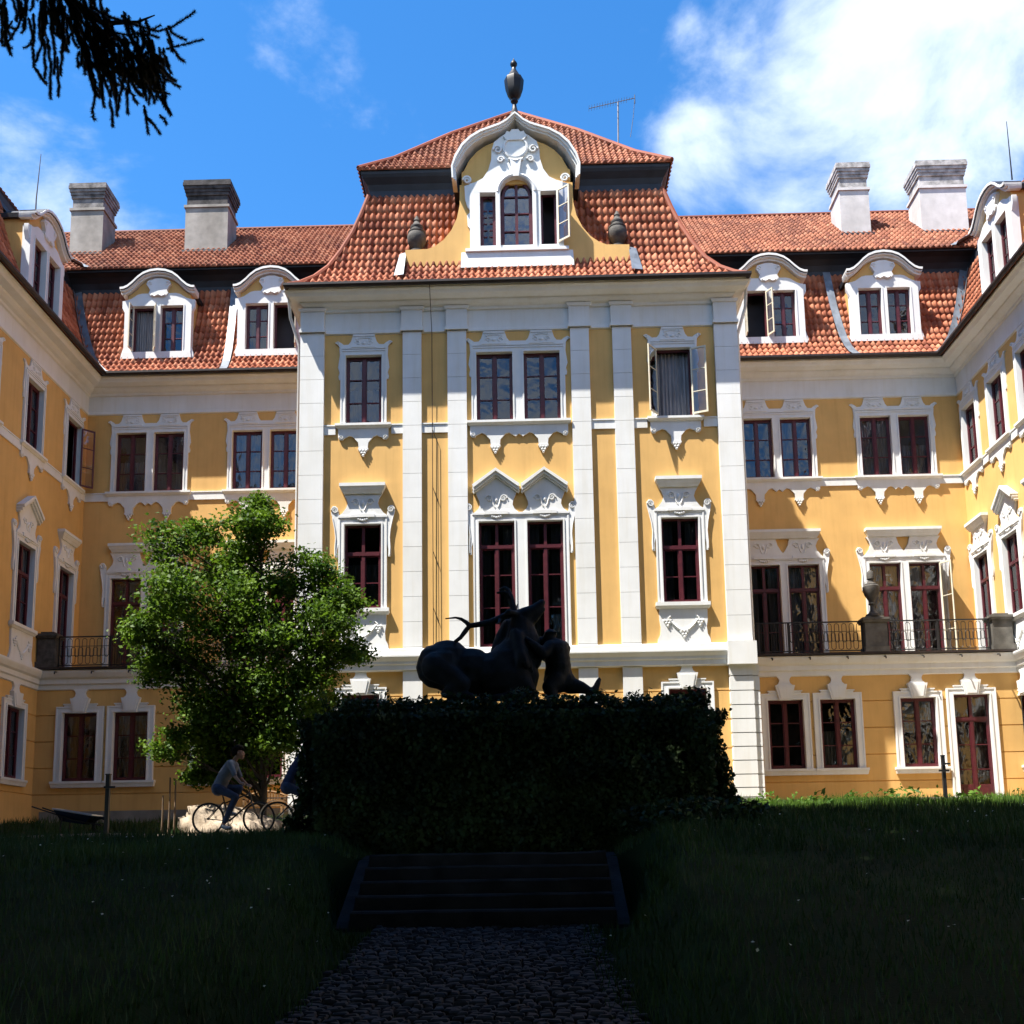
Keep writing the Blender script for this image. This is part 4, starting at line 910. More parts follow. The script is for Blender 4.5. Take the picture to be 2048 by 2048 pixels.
# ------------------------------------------------------------------ steps
st = thing('stone_steps', 'dark worn stone steps with low side walls climbing to the ivy pedestal', 'steps', (-.4, 12.8, .85))
for i in range(5):
    y0 = 12.8+i*.38; z1 = .89+.172*(i+1)-.0; mb = MB(); d = .38 if i < 4 else 1.9
    pts = [(x, y0+random.gauss(0, .006), z1+random.gauss(0, .005)) for x in np.linspace(PX0, PX1, 14)]; n = len(pts)
    vs = [(x, y, z1-.172-.1) for x, y, z in pts]+[(x, y-.004, z-.022) for x, y, z in pts]+[(x, y+.018, z) for x, y, z in pts]+[(x, y0+d+.03, z1) for x, y, z in pts]
    fs = [(r*n+k, r*n+k+1, (r+1)*n+k+1, (r+1)*n+k) for r in range(3) for k in range(n-1)]
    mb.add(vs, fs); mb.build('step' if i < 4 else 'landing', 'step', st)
for x0, x1, sl in ((PX0-.15, PX0-.01, 1), (PX1+.01, PX1+.15, 0)):
    mb = MB(); pr = [(12.55, .5), (12.70, .88), (12.80, .95), (14.35, 1.66), (15.0, 1.74), (15.0, .5)]
    vs = [(x0, y, z) for y, z in pr]+[(x1, y, z) for y, z in pr]; n = len(pr)
    mb.add(vs, [tuple(range(n)), tuple(range(2*n-1, n-1, -1))]+[(i, i+n, (i+1) % n+n, (i+1) % n) for i in range(n)])
    mb.build('side_wall', 'step', st)
# ------------------------------------------------------------------ foliage helpers
def leaves(Cn, size, nrm=None, tilt=1.0, asp=.55):
    """diamond leaf faces at centres Cn (n,3)"""
    n = len(Cn); size = np.broadcast_to(size, n)[:, None]
    a = rng.normal(size=(n, 3)); a /= np.linalg.norm(a, axis=1)[:, None]
    N_ = rng.normal(size=(n, 3))*tilt+(0 if nrm is None else nrm); N_ /= np.linalg.norm(N_, axis=1)[:, None]
    a = a-N_*(a*N_).sum(1)[:, None]; a /= np.linalg.norm(a, axis=1)[:, None]; b = np.cross(N_, a)
    f = N_*size*.12
    return np.stack([Cn-a*size*.5, Cn+b*size*asp*.5+f, Cn+a*size*.5, Cn-b*size*asp*.5+f], 1)
def ball_pts(n, c, r):
    p = rng.normal(size=(n, 3)); p /= np.linalg.norm(p, axis=1)[:, None]; return np.array(c)+p*(rng.random(n)**.42)[:, None]*np.array(r)
# ------------------------------------------------------------------ ivy-clad pedestal
IX0, IX1, IY0, IY1, IZ0, IZ1 = -3.10, 2.98, 16.35, 19.6, 1.6, 3.90
iv = thing('ivy_pedestal', 'long block pedestal smothered in dark ivy under the stag statue', 'pedestal', (-.1, 18, 1.7))
mb = MB(); mb.box(IX0+.2, IX1-.2, IY0+.2, IY1-.2, IZ0, IZ1-.1); mb.build('stone_block', 'darkstone', iv)
def bumps(a, b): return .10*np.sin(a*2.1+1)+.08*np.sin(b*3.3+a)+.06*np.sin(a*5.1-b*2)+.05*np.sin(b*7+2)
P = []; Nn = []
n = 34000; x = rng.uniform(IX0, IX1, n); z = rng.uniform(IZ0, IZ1, n); P.append(np.stack([x, IY0-.02-np.abs(bumps(x, z))-rng.random(n)**2*.22, z], 1)); Nn.append(np.tile([0, -1, .35], (n, 1)))
for s, X0 in ((-1, IX0), (1, IX1)):
    n = 13000; y = rng.uniform(IY0, IY1, n); z = rng.uniform(IZ0, IZ1, n); bulge = .08*np.sin(np.clip((IZ1-z)/2.4, 0, 1)*PI) if s < 0 else .10*np.sin(z*3)
    P.append(np.stack([X0+s*(.02+np.abs(bumps(y, z))+bulge+rng.random(n)**2*.2), y, z], 1)); Nn.append(np.tile([s, 0, .35], (n, 1)))
n = 20000; x = rng.uniform(IX0, IX1, n); y = rng.uniform(IY0-.1, IY1, n); edge = np.clip((x-IX0)/.9, 0, 1)
P.append(np.stack([x, y, IZ1-.30*(1-edge)**2+.04+np.abs(bumps(x*1.6, y*1.3))*.9+rng.random(n)**2*.16], 1)); Nn.append(np.tile([0, -.3, 1], (n, 1)))
P = np.concatenate(P); Nn = np.concatenate(Nn)
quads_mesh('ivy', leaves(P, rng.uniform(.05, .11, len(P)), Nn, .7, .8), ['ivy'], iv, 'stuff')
# sprigs and seedlings sticking out of its top
Q = []; mb = MB()
for i in range(46):
    x = random.choice([random.uniform(IX0+.1, -2.0), random.uniform(1.2, IX1), random.uniform(IX0, IX1)]); y = random.uniform(IY0, IY0+.8); h = random.uniform(.12, .42); lean = random.uniform(-.15, .15); z0 = IZ1
    mb.tube([(x, y, z0), (x+lean*.5, y, z0+h*.6), (x+lean, y, z0+h)], .006, 4)
    for k in range(7): Q.append((x+lean*(k/6)+random.gauss(0, .03), y+random.gauss(0, .03), z0+.05+h*k/6))
mb.build('sprigs', 'ivy', iv); quads_mesh('sprig_leaves', leaves(np.array(Q), rng.uniform(.06, .11, len(Q)), None, 1, .5), ['ivy'], iv, 'stuff')
# ------------------------------------------------------------------ figures: continuous bodies grown from tapered limbs
def chain(mb, pts, rs, n=12):
    """a limb: tapered tubes with rounded joints"""
    pts = [Vector(p) for p in pts]
    for i, (p, r) in enumerate(zip(pts, rs)):
        mb.ball(p, r, n)
        if i < len(pts)-1:
            d = pts[i+1]-p; k = max(1, int(d.length/max(.004, min(r, rs[i+1])*.5)))
            k = min(k, 14)
            for j in range(1, k): t = j/k; mb.ball(p+d*t, r+(rs[i+1]-r)*t, n)
def fuse(name, mb, m_, voxel, parent=None, smooth_it=4):
    o = mb.build(name, m_); md = o.modifiers.new('r', 'REMESH'); md.mode = 'VOXEL'; md.voxel_size = voxel; md.use_smooth_shade = True
    s = o.modifiers.new('s', 'SMOOTH'); s.factor = .5; s.iterations = smooth_it
    dg = bpy.context.evaluated_depsgraph_get(); dg.update(); me = bpy.data.meshes.new_from_object(o.evaluated_get(dg)); o.modifiers.clear(); o.data = me; o.data.name = name
    me.polygons.foreach_set('use_smooth', [True]*len(me.polygons))
    if parent is not None:
        o.parent = parent; o.matrix_parent_inverse = Matrix.Translation(parent.location).inverted()
    return o
# ------------------------------------------------------------------ stag statue
YS = 17.9
sg = thing('stag_statue', 'dark bronze statue of a bellowing stag with a hunter clinging to its neck', 'statue', (-.4, YS, 4.05))
def q(x, y, dy=0):
    return at(800+x/4.391, 1140+y/4.391, YS)+Vector((0, dy, 0))
b = MB()
chain(b, [q(330, 850, .05), q(420, 830), q(620, 900), q(820, 940), q(980, 930)], [.38, .43, .43, .44, .48])           # trunk, rump to chest
chain(b, [q(300, 800, -.12), q(400, 850, -.2)], [.26, .30]); chain(b, [q(300, 800, .3), q(400, 850, .3)], [.26, .30])  # haunches
chain(b, [q(330, 880, -.3), q(560, 1040, -.42), q(420, 1120, -.45), q(640, 1150, -.46)], [.26, .15, .09, .07])          # folded hind leg
chain(b, [q(330, 880, .4), q(560, 1040, .5), q(420, 1120, .5)], [.26, .15, .09])
chain(b, [q(1020, 960, -.25), q(1130, 1070, -.35), q(960, 1140, -.38), q(820, 1150, -.38)], [.24, .12, .08, .06])       # folded foreleg
chain(b, [q(1020, 960, .25), q(1150, 1050, .35), q(1000, 1140, .38)], [.24, .12, .08])
chain(b, [q(960, 860), q(1040, 740), q(1060, 610), q(1060, 480)], [.44, .36, .27, .20])                                # neck
chain(b, [q(1100, 760), q(1110, 640), q(1100, 520)], [.31, .25, .17])                                                    # throat ruff
chain(b, [q(1050, 420), q(1100, 400), q(1180, 350), q(1250, 285)], [.155, .15, .10, .062])                                # skull to muzzle
chain(b, [q(1090, 480), q(1180, 430), q(1262, 345)], [.12, .075, .042])                                                   # open lower jaw
for s in (-1, 1): chain(b, [q(1020, 400, s*.13), q(960, 400, s*.26), q(905, 440, s*.30)], [.05, .055, .02])                # ears
chain(b, [q(250, 740), q(200, 790), q(205, 860)], [.07, .06, .03])                                                        # tail
for i in range(70):                                                                                                       # shaggy mane locks
    t = random.random(); a = random.uniform(-1.1, 1.1); base = q(1030+40*t+60*math.sin(a), 560+260*t, -(.27+.20*t)*math.cos(a))
    L_ = random.uniform(.14, .30); chain(b, [base, base+Vector((.05*math.sin(a)+.02, -.04, -L_*.5)), base+Vector((.11*math.sin(a)+.03, -.03, -L_))], [.045, .034, .008], 6)
chain(b, [q(940, 470, .05), q(900, 600, .12), q(860, 700, .15), q(840, 770, .15)], [.09, .15, .14, .08])                    # hump of hair behind the neck
o = fuse('stag', b, 'bronze', .022, sg, 9)
an = MB()
def antler(pts, r0, r1): n = len(pts); an.tube([tuple(p) for p in pts], [r0+(r1-r0)*i/(n-1) for i in range(n)], 8)
antler([q(985, 385, -.08), q(900, 430, -.14), q(800, 480, -.2), q(700, 505, -.24), q(620, 520, -.26), q(585, 560, -.26), q(540, 620, -.24), q(490, 655, -.22)], .062, .030)
antler([q(620, 520, -.26), q(590, 490, -.27), q(545, 462, -.28), q(500, 452, -.29), q(410, 462, -.30)], .045, .010)
antler([q(590, 560, -.26), q(560, 610, -.3), q(520, 655, -.32)], .04, .015); antler([q(880, 440, -.15), q(875, 500, -.3), q(850, 520, -.42)], .035, .008)
antler([q(1005, 380, .08), q(990, 300, .12), q(970, 215, .16), q(945, 150, .2), q(915, 128, .22), q(872, 150, .24)], .066, .030)
antler([q(975, 250, .14), q(945, 195, .12), q(905, 180, .1), q(848, 192, .08)], .045, .02); antler([q(990, 320, .12), q(1020, 300, .3), q(1030, 250, .4)], .03, .008)
an.build('antlers', 'bronze', sg, smooth=True)
f = MB()
chain(f, [q(1380, 960, .05), q(1390, 840, .0), q(1370, 720, -.02)], [.24, .225, .235])                                      # torso
chain(f, [q(1330, 690, 0), q(1420, 690, .05)], [.17, .16]); chain(f, [q(1345, 660, 0), q(1330, 620, 0)], [.075, .07])          # shoulders, neck
chain(f, [q(1312, 590, 0), q(1318, 570, 0)], [.108, .11]); f.ball(q(1275, 605, 0), .04, 8); f.box(*sorted((q(1262, 0).x, q(1368, 0).x)), YS-.12, YS+.12, q(0, 590).z, q(0, 575).z)  # head with flat cap
chain(f, [q(1320, 690, -.14), q(1255, 760, -.26), q(1190, 700, -.30), q(1120, 640, -.27)], [.12, .10, .075, .05])            # near arm round the neck
chain(f, [q(1330, 690, .16), q(1240, 650, .26), q(1150, 600, .24)], [.13, .10, .08])
chain(f, [q(1230, 640, .1), q(1300, 650, .1), q(1290, 740, .1)], [.13, .16, .12])
for k in range(4): chain(f, [q(1120, 640+k*9-12, -.28), q(1085, 640+k*10-16, -.27), q(1062, 648+k*9-14, -.22)], [.018, .016, .013], 6)
chain(f, [q(1125, 625, -.26), q(1105, 600, -.27)], [.018, .013], 6)
chain(f, [q(1370, 970, -.08), q(1310, 1040, -.16), q(1345, 1140, -.14)], [.17, .13, .10])                                      # kneeling leg
chain(f, [q(1410, 970, .08), q(1500, 1010, .06), q(1590, 1030, .02), q(1660, 1060, 0)], [.17, .15, .11, .07])                  # stretched leg
chain(f, [q(1660, 1070, 0), q(1710, 1060, 0), q(1735, 1000, 0), q(1750, 960, 0)], [.065, .068, .055, .04])                      # boot, toes up
chain(f, [q(1440, 900, .05), q(1460, 970, .05), q(1500, 1000, .05)], [.15, .17, .12])                                           # coat tail
fuse('hunter_figure', f, 'bronze', .02, sg, 7)
bs = MB(); p0, p1 = q(180, 1100), q(1740, 1100); bs.box(p0.x, p1.x, YS-.7, YS+.7, 3.9, 4.16); bs.build('bronze_base', 'bronze', sg)
# ------------------------------------------------------------------ courtyard tree
def tree_branch(mb, a, b_, r0, r1, sag=.1):
    a = Vector(a); b_ = Vector(b_); n = 6; pts = []
    for i in range(n+1):
        t = i/n; p = a.lerp(b_, t); p.z += sag*math.sin(PI*t)+(t*t-t)*.15; p.x += random.gauss(0, .02); p.y += random.gauss(0, .02); pts.append(p)
    mb.tube(pts, [r0+(r1-r0)*i/n for i in range(n+1)], 6)
    return pts
TY = 25.0
def F(x, y): return Vector(((x*1.06-1048)*TY/2137, TY, 1.6+(1745-y*1.06)*TY/2137))
tr = thing('leafy_tree', 'slender broadleaf tree with a sunlit green crown in front of the left range', 'tree', (F(496, 0).x, TY, 2.5))
tk = MB(); bx_ = F(496, 0).x
trunk = [(bx_, TY, 2.4), (bx_+.03, TY, 3.4), (bx_-.05, TY, 4.6), (bx_-.12, TY+.05, 6.0), (bx_-.05, TY, 7.4), (bx_-.15, TY, 8.8), (bx_-.2, TY, 9.9)]
tk.tube(trunk, [.085, .075, .07, .06, .045, .03, .012], 8)
clumps = [(478, 940, 34), (470, 990, 48), (500, 985, 36), (452, 1030, 40), (360, 985, 36), (345, 1035, 52), (385, 1055, 40), (310, 1075, 36), (430, 1085, 58), (520, 1075, 50), (585, 1075, 46), (620, 1110, 46), (655, 1135, 36), (300, 1130, 42), (355, 1130, 60), (470, 1140, 60), (560, 1150, 60), (630, 1180, 48), (292, 1210, 40), (340, 1215, 58), (420, 1200, 60), (505, 1225, 62), (590, 1235, 56), (655, 1215, 34), (300, 1275, 40), (365, 1290, 58), (450, 1300, 60), (530, 1300, 58), (600, 1295, 44), (345, 1350, 44), (410, 1370, 52), (490, 1370, 52), (565, 1355, 44), (335, 1420, 36), (385, 1430, 44), (450, 1430, 40), (540, 1410, 34), (418, 1478, 26), (660, 1250, 26), (400, 1400, 50), (470, 1425, 46), (350, 1390, 46), (520, 1415, 40), (370, 1470, 30), (440, 1470, 30), (380, 1330, 56), (480, 1330, 56), (600, 1340, 40)]
LP = []; LS = []
for x, y, r in clumps:
    c = F(x, y); c.y += random.uniform(-1.5, 1.5)*(1 if 1050 < y < 1400 else .6); R_ = r*1.06*TY/2137
    zb = min(9.4, max(3.0, c.z-random.uniform(.5, 1.2)-abs(c.x-bx_)*.35)); i = max(k for k in range(len(trunk)) if trunk[k][2] <= zb); j = min(i+1, len(trunk)-1)
    t = 0 if i == j else (zb-trunk[i][2])/(trunk[j][2]-trunk[i][2]); a = Vector(trunk[i]).lerp(Vector(trunk[j]), t)
    pts = tree_branch(tk, a, c, .04, .012)
    nsub = 7
    for k in range(nsub):                       # twigs carrying sprays of leaves
        d = ball_pts(1, c, (R_*.95, R_*.95, R_*.85))[0]; tree_branch(tk, pts[3+k % 3], d, .010, .004, .02)
        n = int(165*(r/48)); s = R_*.36; p = rng.normal(size=(n, 3))*np.array([s, s, s*.55])+d; LP.append(p); LS.append(rng.uniform(.07, .145, n))
    n = int(300*(r/48)); p = ball_pts(n, c, (R_, R_, R_*.9)); LP.append(p); LS.append(rng.uniform(.07, .14, n))
p = ball_pts(4200, (bx_+.1, TY+.2, 5.6), (1.6, 1.4, 2.3)); LP.append(p); LS.append(rng.uniform(.08, .14, len(p)))
tk.build('trunk', 'bark', tr, smooth=True)
LP = np.concatenate(LP); LS = np.concatenate(LS)
quads_mesh('crown', leaves(LP, LS, np.array([-.1, -.2, .8]), .8, .6), ['leaf'], tr)
# ------------------------------------------------------------------ spruce whose bough hangs into the picture
YN = 9.0
sp = thing('spruce_tree', 'dark spruce with a drooping needle bough hanging into the upper left of the sky', 'tree', (-8.6, 7.6, .9))
def nb(x, y, dy=0): return at(x/4.293, y/4.293, YN)+Vector((0, dy, 0))
mb = MB(); mb.tube([(-8.6, 7.6, .7), (-8.6, 7.6, 8), (-8.6, 7.6, 16), (-8.6, 7.6, 25)], [.38, .30, .2, .04], 10); mb.build('trunk', 'bark', sp, smooth=True)
bo = MB(); NT = []; start = nb(-250, -700)
bo.tube([(-8.5, 7.7, start.z+.7), tuple(start), tuple(nb(300, -260)), tuple(nb(600, -20)), tuple(nb(830, 165)), tuple(nb(900, 200)), tuple(nb(1180, 190)), tuple(nb(1330, 130))], [.09, .06, .045, .035, .028, .022, .014, .005], 7)
def needles(pts, r=.033, step=.0042, dens=8):
    pts = [np.array(p) for p in pts]
    for a, b_ in zip(pts[:-1], pts[1:]):
        L_ = np.linalg.norm(b_-a); n = max(2, int(L_/step))*dens; t = rng.random(n)[:, None]; c = a+(b_-a)*t; d = (b_-a)/max(L_, 1e-6)
        v = rng.normal(size=(n, 3)); v -= d*(v@d)[:, None]; v /= np.linalg.norm(v, axis=1)[:, None]; tip = c+(v*.85+d*.6)*(r*rng.uniform(.6, 1.15, n))[:, None]
        wv = np.cross(v, d)*.0036; NT.append(np.stack([c-wv, c+wv, tip], 1))
def twig(p, dy=None, rad=.007, r=.034):
    dy = random.uniform(-.25, .25) if dy is None else dy; pts = []
    for i in range(len(p)-1):
        for k in range(4): t = k/4; pts.append((p[i][0]+(p[i+1][0]-p[i][0])*t, p[i][1]+(p[i+1][1]-p[i][1])*t))
    pts.append(p[-1]); pts = [nb(x+random.gauss(0, 5), y, dy) for x, y in pts]; bo.tube([tuple(v) for v in pts], [rad*(1-.7*i/len(pts)) for i in range(len(pts))], 4); needles(pts, r)
T_ = [[(830, 165), (1000, 250), (1400, 370), (1530, 330), (1715, 200)], [(1400, 370), (1560, 330), (1725, 285)], [(1180, 190), (1260, 165), (1345, 125)], [(1100, 195), (1230, 215), (1330, 240)], [(900, 200), (935, 150), (950, 130)], [(900, 200), (970, 160), (980, 140)],
      [(0, 365), (80, 360), (150, 250), (230, 60)], [(150, 260), (100, 370), (140, 550)], [(190, 200), (205, 430), (310, 575)], [(290, 180), (290, 520)], [(320, 570), (380, 400), (390, 200)], [(380, 330), (415, 560), (405, 810)], [(440, 400), (450, 560), (450, 740)], [(540, 280), (560, 560), (572, 800)], [(520, 340), (500, 480), (490, 600)], [(630, 180), (620, 340), (690, 500)], [(700, 480), (690, 620)], [(770, 590), (735, 860), (750, 930)], [(850, 600), (870, 880)], [(930, 820), (955, 1060)], [(1000, 700), (1030, 1030)], [(1090, 800), (1050, 1010)], [(1150, 780), (1150, 1070)], [(1195, 820), (1230, 1065)], [(1190, 860), (1310, 1000)], [(1290, 760), (1380, 880), (1490, 905)], [(1330, 900), (1385, 980)], [(1320, 700), (1390, 820)], [(1340, 560), (1440, 690), (1530, 780)], [(1340, 560), (1500, 655)], [(1440, 690), (1525, 730)], [(1420, 640), (1410, 800)], [(1460, 380), (1500, 470), (1600, 575)], [(1510, 380), (1560, 450), (1660, 495)], [(1500, 400), (1555, 590)], [(1380, 380), (1450, 600)], [(20, 0), (40, 190), (110, 210)], [(0, 30), (20, 150)], [(870, -20), (880, 30)], [(960, -30), (1030, 40)], [(1010, -40), (1080, 5)], [(780, -20), (830, 90)], [(700, -20), (760, 60)]]
for p in T_: twig(p)
for i in range(125):                             # curtain of hanging sprays under the bough
    x = random.uniform(690, 1370); top = 190+max(0, x-1000)*.35+random.uniform(0, 330); ln = random.uniform(120, 330); lim = 880 if x > 850 else 640
    twig([(x, top), (x+random.uniform(-20, 40), top+ln*.5), (x+random.uniform(0, 110), min(lim+random.uniform(0, 90), top+ln))])
for i in range(70):
    x = random.uniform(-60, 780); top = random.uniform(-260, 60); twig([(x, top), (x+random.uniform(-30, 60), top+random.uniform(120, 260)), (x+random.uniform(-40, 90), min(300, top+random.uniform(220, 420)))])
for i in range(14):
    x = random.uniform(640, 1000); twig([(x-120, random.uniform(60, 180)), (x, random.uniform(200, 320)), (x+random.uniform(60, 200), random.uniform(300, 460))])
bo.build('bough', 'bark', sp); quads_mesh('needles', np.concatenate(NT), ['needle'], sp, 'stuff')
n = 14000; z = 10+15*rng.random(n)**1.3; a = rng.uniform(0, 2*PI, n); rr = (3.3*(1-(z-10)/16)+.2)*np.sqrt(rng.random(n)); P = np.stack([-8.6+rr*np.cos(a), 7.6+rr*np.sin(a), z], 1)
quads_mesh('crown', leaves(P, rng.uniform(.22, .45, n), np.array([0, 0, .6]), .9, .13), ['needle'], sp, 'stuff')
# ------------------------------------------------------------------ big park trees round the photographer that shade the foreground
def park_tree(base, crowns, label, n=7000, size=(.35, .6)):
    z0 = float(hgt(base[0], base[1])); t = thing('park_tree', label, 'tree', (base[0], base[1], z0), 'tall park trees around the garden path')
    mb = MB(); P = []
    top = max(c[2] for c in crowns)
    mb.tube([(base[0], base[1], z0-.2), (base[0]+.1, base[1], 5), (base[0], base[1]+.2, 10), (base[0], base[1], top)], [.5, .38, .3, .1], 10)
    for cx_, cy_, cz_, rx, ry, rz in crowns:
        p = ball_pts(n, (cx_, cy_, cz_), (rx, ry, rz)); p = p[(p[:, 2] > 1.6+.95*np.maximum(p[:, 1], 0)+.9)]; P.append(p)
        for k in range(10):
            e = ball_pts(1, (cx_, cy_, cz_), (rx*.8, ry*.8, rz*.5))[0]; e[2] = max(e[2], 1.6+.95*max(e[1], 0)+1.6); hz = max(8.0, min(e[2]-1, 1.6+.95*max(e[1], 0)))
            tree_branch(mb, (base[0], base[1]+.1, min(hz, top-1)), e, .14, .03, .5)
    mb.build('trunk', 'bark', t, smooth=True); P = np.concatenate(P)
    quads_mesh('crown', leaves(P, rng.uniform(*size, len(P)), np.array([0, 0, .6]), .8, .7), ['canopy'], t)
park_tree((-10.5, 1.5), [(-9, 4, 17, 7.5, 7.5, 6), (-15, -2, 13, 7, 7, 7)], 'tall park tree standing left of the garden path', 15000)
park_tree((-1.5, -5), [(-3, 8, 20, 9, 9, 5), (-2, -4, 14, 9, 7, 6)], 'tall park tree standing behind the foot of the garden path', 16000)
park_tree((10.5, 1.5), [(7, 7.5, 20, 9, 7, 4.5), (11, 2, 15, 8, 8, 7)], 'tall park tree standing right of the garden path', 16000)
park_tree((-15.5, 9), [(-14, 11, 21, 9, 8, 5), (-18, 8, 13, 5, 8, 8)], 'tall park tree standing by the left lawn', 15000)
park_tree((16.5, 9), [(16, 7, 17.5, 6.5, 6, 6), (19, 8, 13, 5, 8, 8)], 'tall park tree standing by the right lawn', 13000)
park_tree((3, -15), [(4, -13, 9, 10, 5, 9), (-9, -12, 9, 9, 6, 9), (16, -9, 10, 9, 7, 9), (-20, -6, 9, 7, 8, 9)], 'broad low-crowned park tree far behind the path', 11000, (.5, .9))
# ------------------------------------------------------------------ grass
def blades(n, xr, yr, h, wd, keep):
    x = rng.uniform(*xr, n); y = yr[0]+(yr[1]-yr[0])*rng.random(n); ok = keep(x, y); x, y = x[ok], y[ok]; n = len(x); z = hgt(x, y)-.01
    hh = rng.uniform(h[0], h[1], n)*(.7+.6*(np.sin(x*1.7+y)*np.sin(y*1.3)+1)/2); a = rng.uniform(0, 2*PI, n); le = hh*rng.uniform(.05, .5, n); b_ = rng.uniform(0, 2*PI, n); w_ = wd*rng.uniform(.7, 1.4, n)
    p = np.stack([x, y, z], 1); d = np.stack([np.cos(a)*w_, np.sin(a)*w_, 0*x], 1); tip = p+np.stack([np.cos(b_)*le, np.sin(b_)*le, hh], 1)
    return np.stack([p-d, p+d, tip], 1)
def off_path(x, y):
    k = ~((np.abs(x+.4) < np.where(y < 12.3, 1.22, 1.75)) & (y < 16.3)); k &= ~((x > IX0-.1) & (x < IX1+.1) & (y > IY0) & (y < IY1)); k &= ~((x < -2.6) & (y > 21.2) & (y < 24.0)); return k
G = [blades(52000, (-13, 14), (5.5, 12), (.05, .16), .006, off_path), blades(60000, (-15, 16), (12, 18), (.06, .20), .009, off_path), blades(26000, (-17, 17), (18, 31.3), (.08, .26), .013, off_path),
     blades(2500, (-17, -3), (17, 21), (.08, .22), .012, off_path), blades(5000, (-2.5, 1.8), (5, 14), (.06, .2), .007, lambda x, y: (np.abs(x+.4) > np.where(y < 12.3, 1.1, 1.62)) & (np.abs(x+.4) < 2.1))]
quads_mesh('grass', np.concatenate(G), ['grass'], None, 'stuff')
quads_mesh('sunlit_tone_long_grass', np.concatenate([blades(17000, (3.0, 17), (23.2, 31.3), (.14, .42), .013, off_path), blades(12000, (4.0, 14), (19.6, 23.4), (.08, .26), .011, off_path)]), ['sunlit_green'], None, 'stuff')  # longer and short blades, both coloured as if sunlit
W_ = []
for i in range(170):                              # broad-leaved weeds along the sunny edge, in the same sun-brightened green
    x = random.uniform(4, 15.5); y = random.uniform(20.5, 31); z = float(hgt(x, y)); h = random.uniform(.2, .55)
    for k in range(12): W_.append((x+random.gauss(0, .07), y+random.gauss(0, .07), z+h*random.random()))
quads_mesh('weeds', leaves(np.array(W_), rng.uniform(.08, .18, len(W_)), np.array([0, 0, .6]), .8, .45), ['sunlit_green'], None, 'stuff')
n = 170; x = rng.uniform(-9, 9, n); y = rng.uniform(7, 17, n); ok = off_path(x, y); x, y = x[ok], y[ok]; p = np.stack([x, y, hgt(x, y)+rng.uniform(.12, .2, len(x))], 1)
quads_mesh('daisies', leaves(p, .028, np.array([0, -.3, 1]), .3, .9), ['flower'], None, 'stuff')
P = ball_pts(2600, (2.6, 15.6, 2.2), (1.3, .9, .32)); quads_mesh('ground_cover', leaves(P, rng.uniform(.07, .13, 2600), np.array([0, 0, .7]), .7, .6), ['ivy'], None, 'stuff')
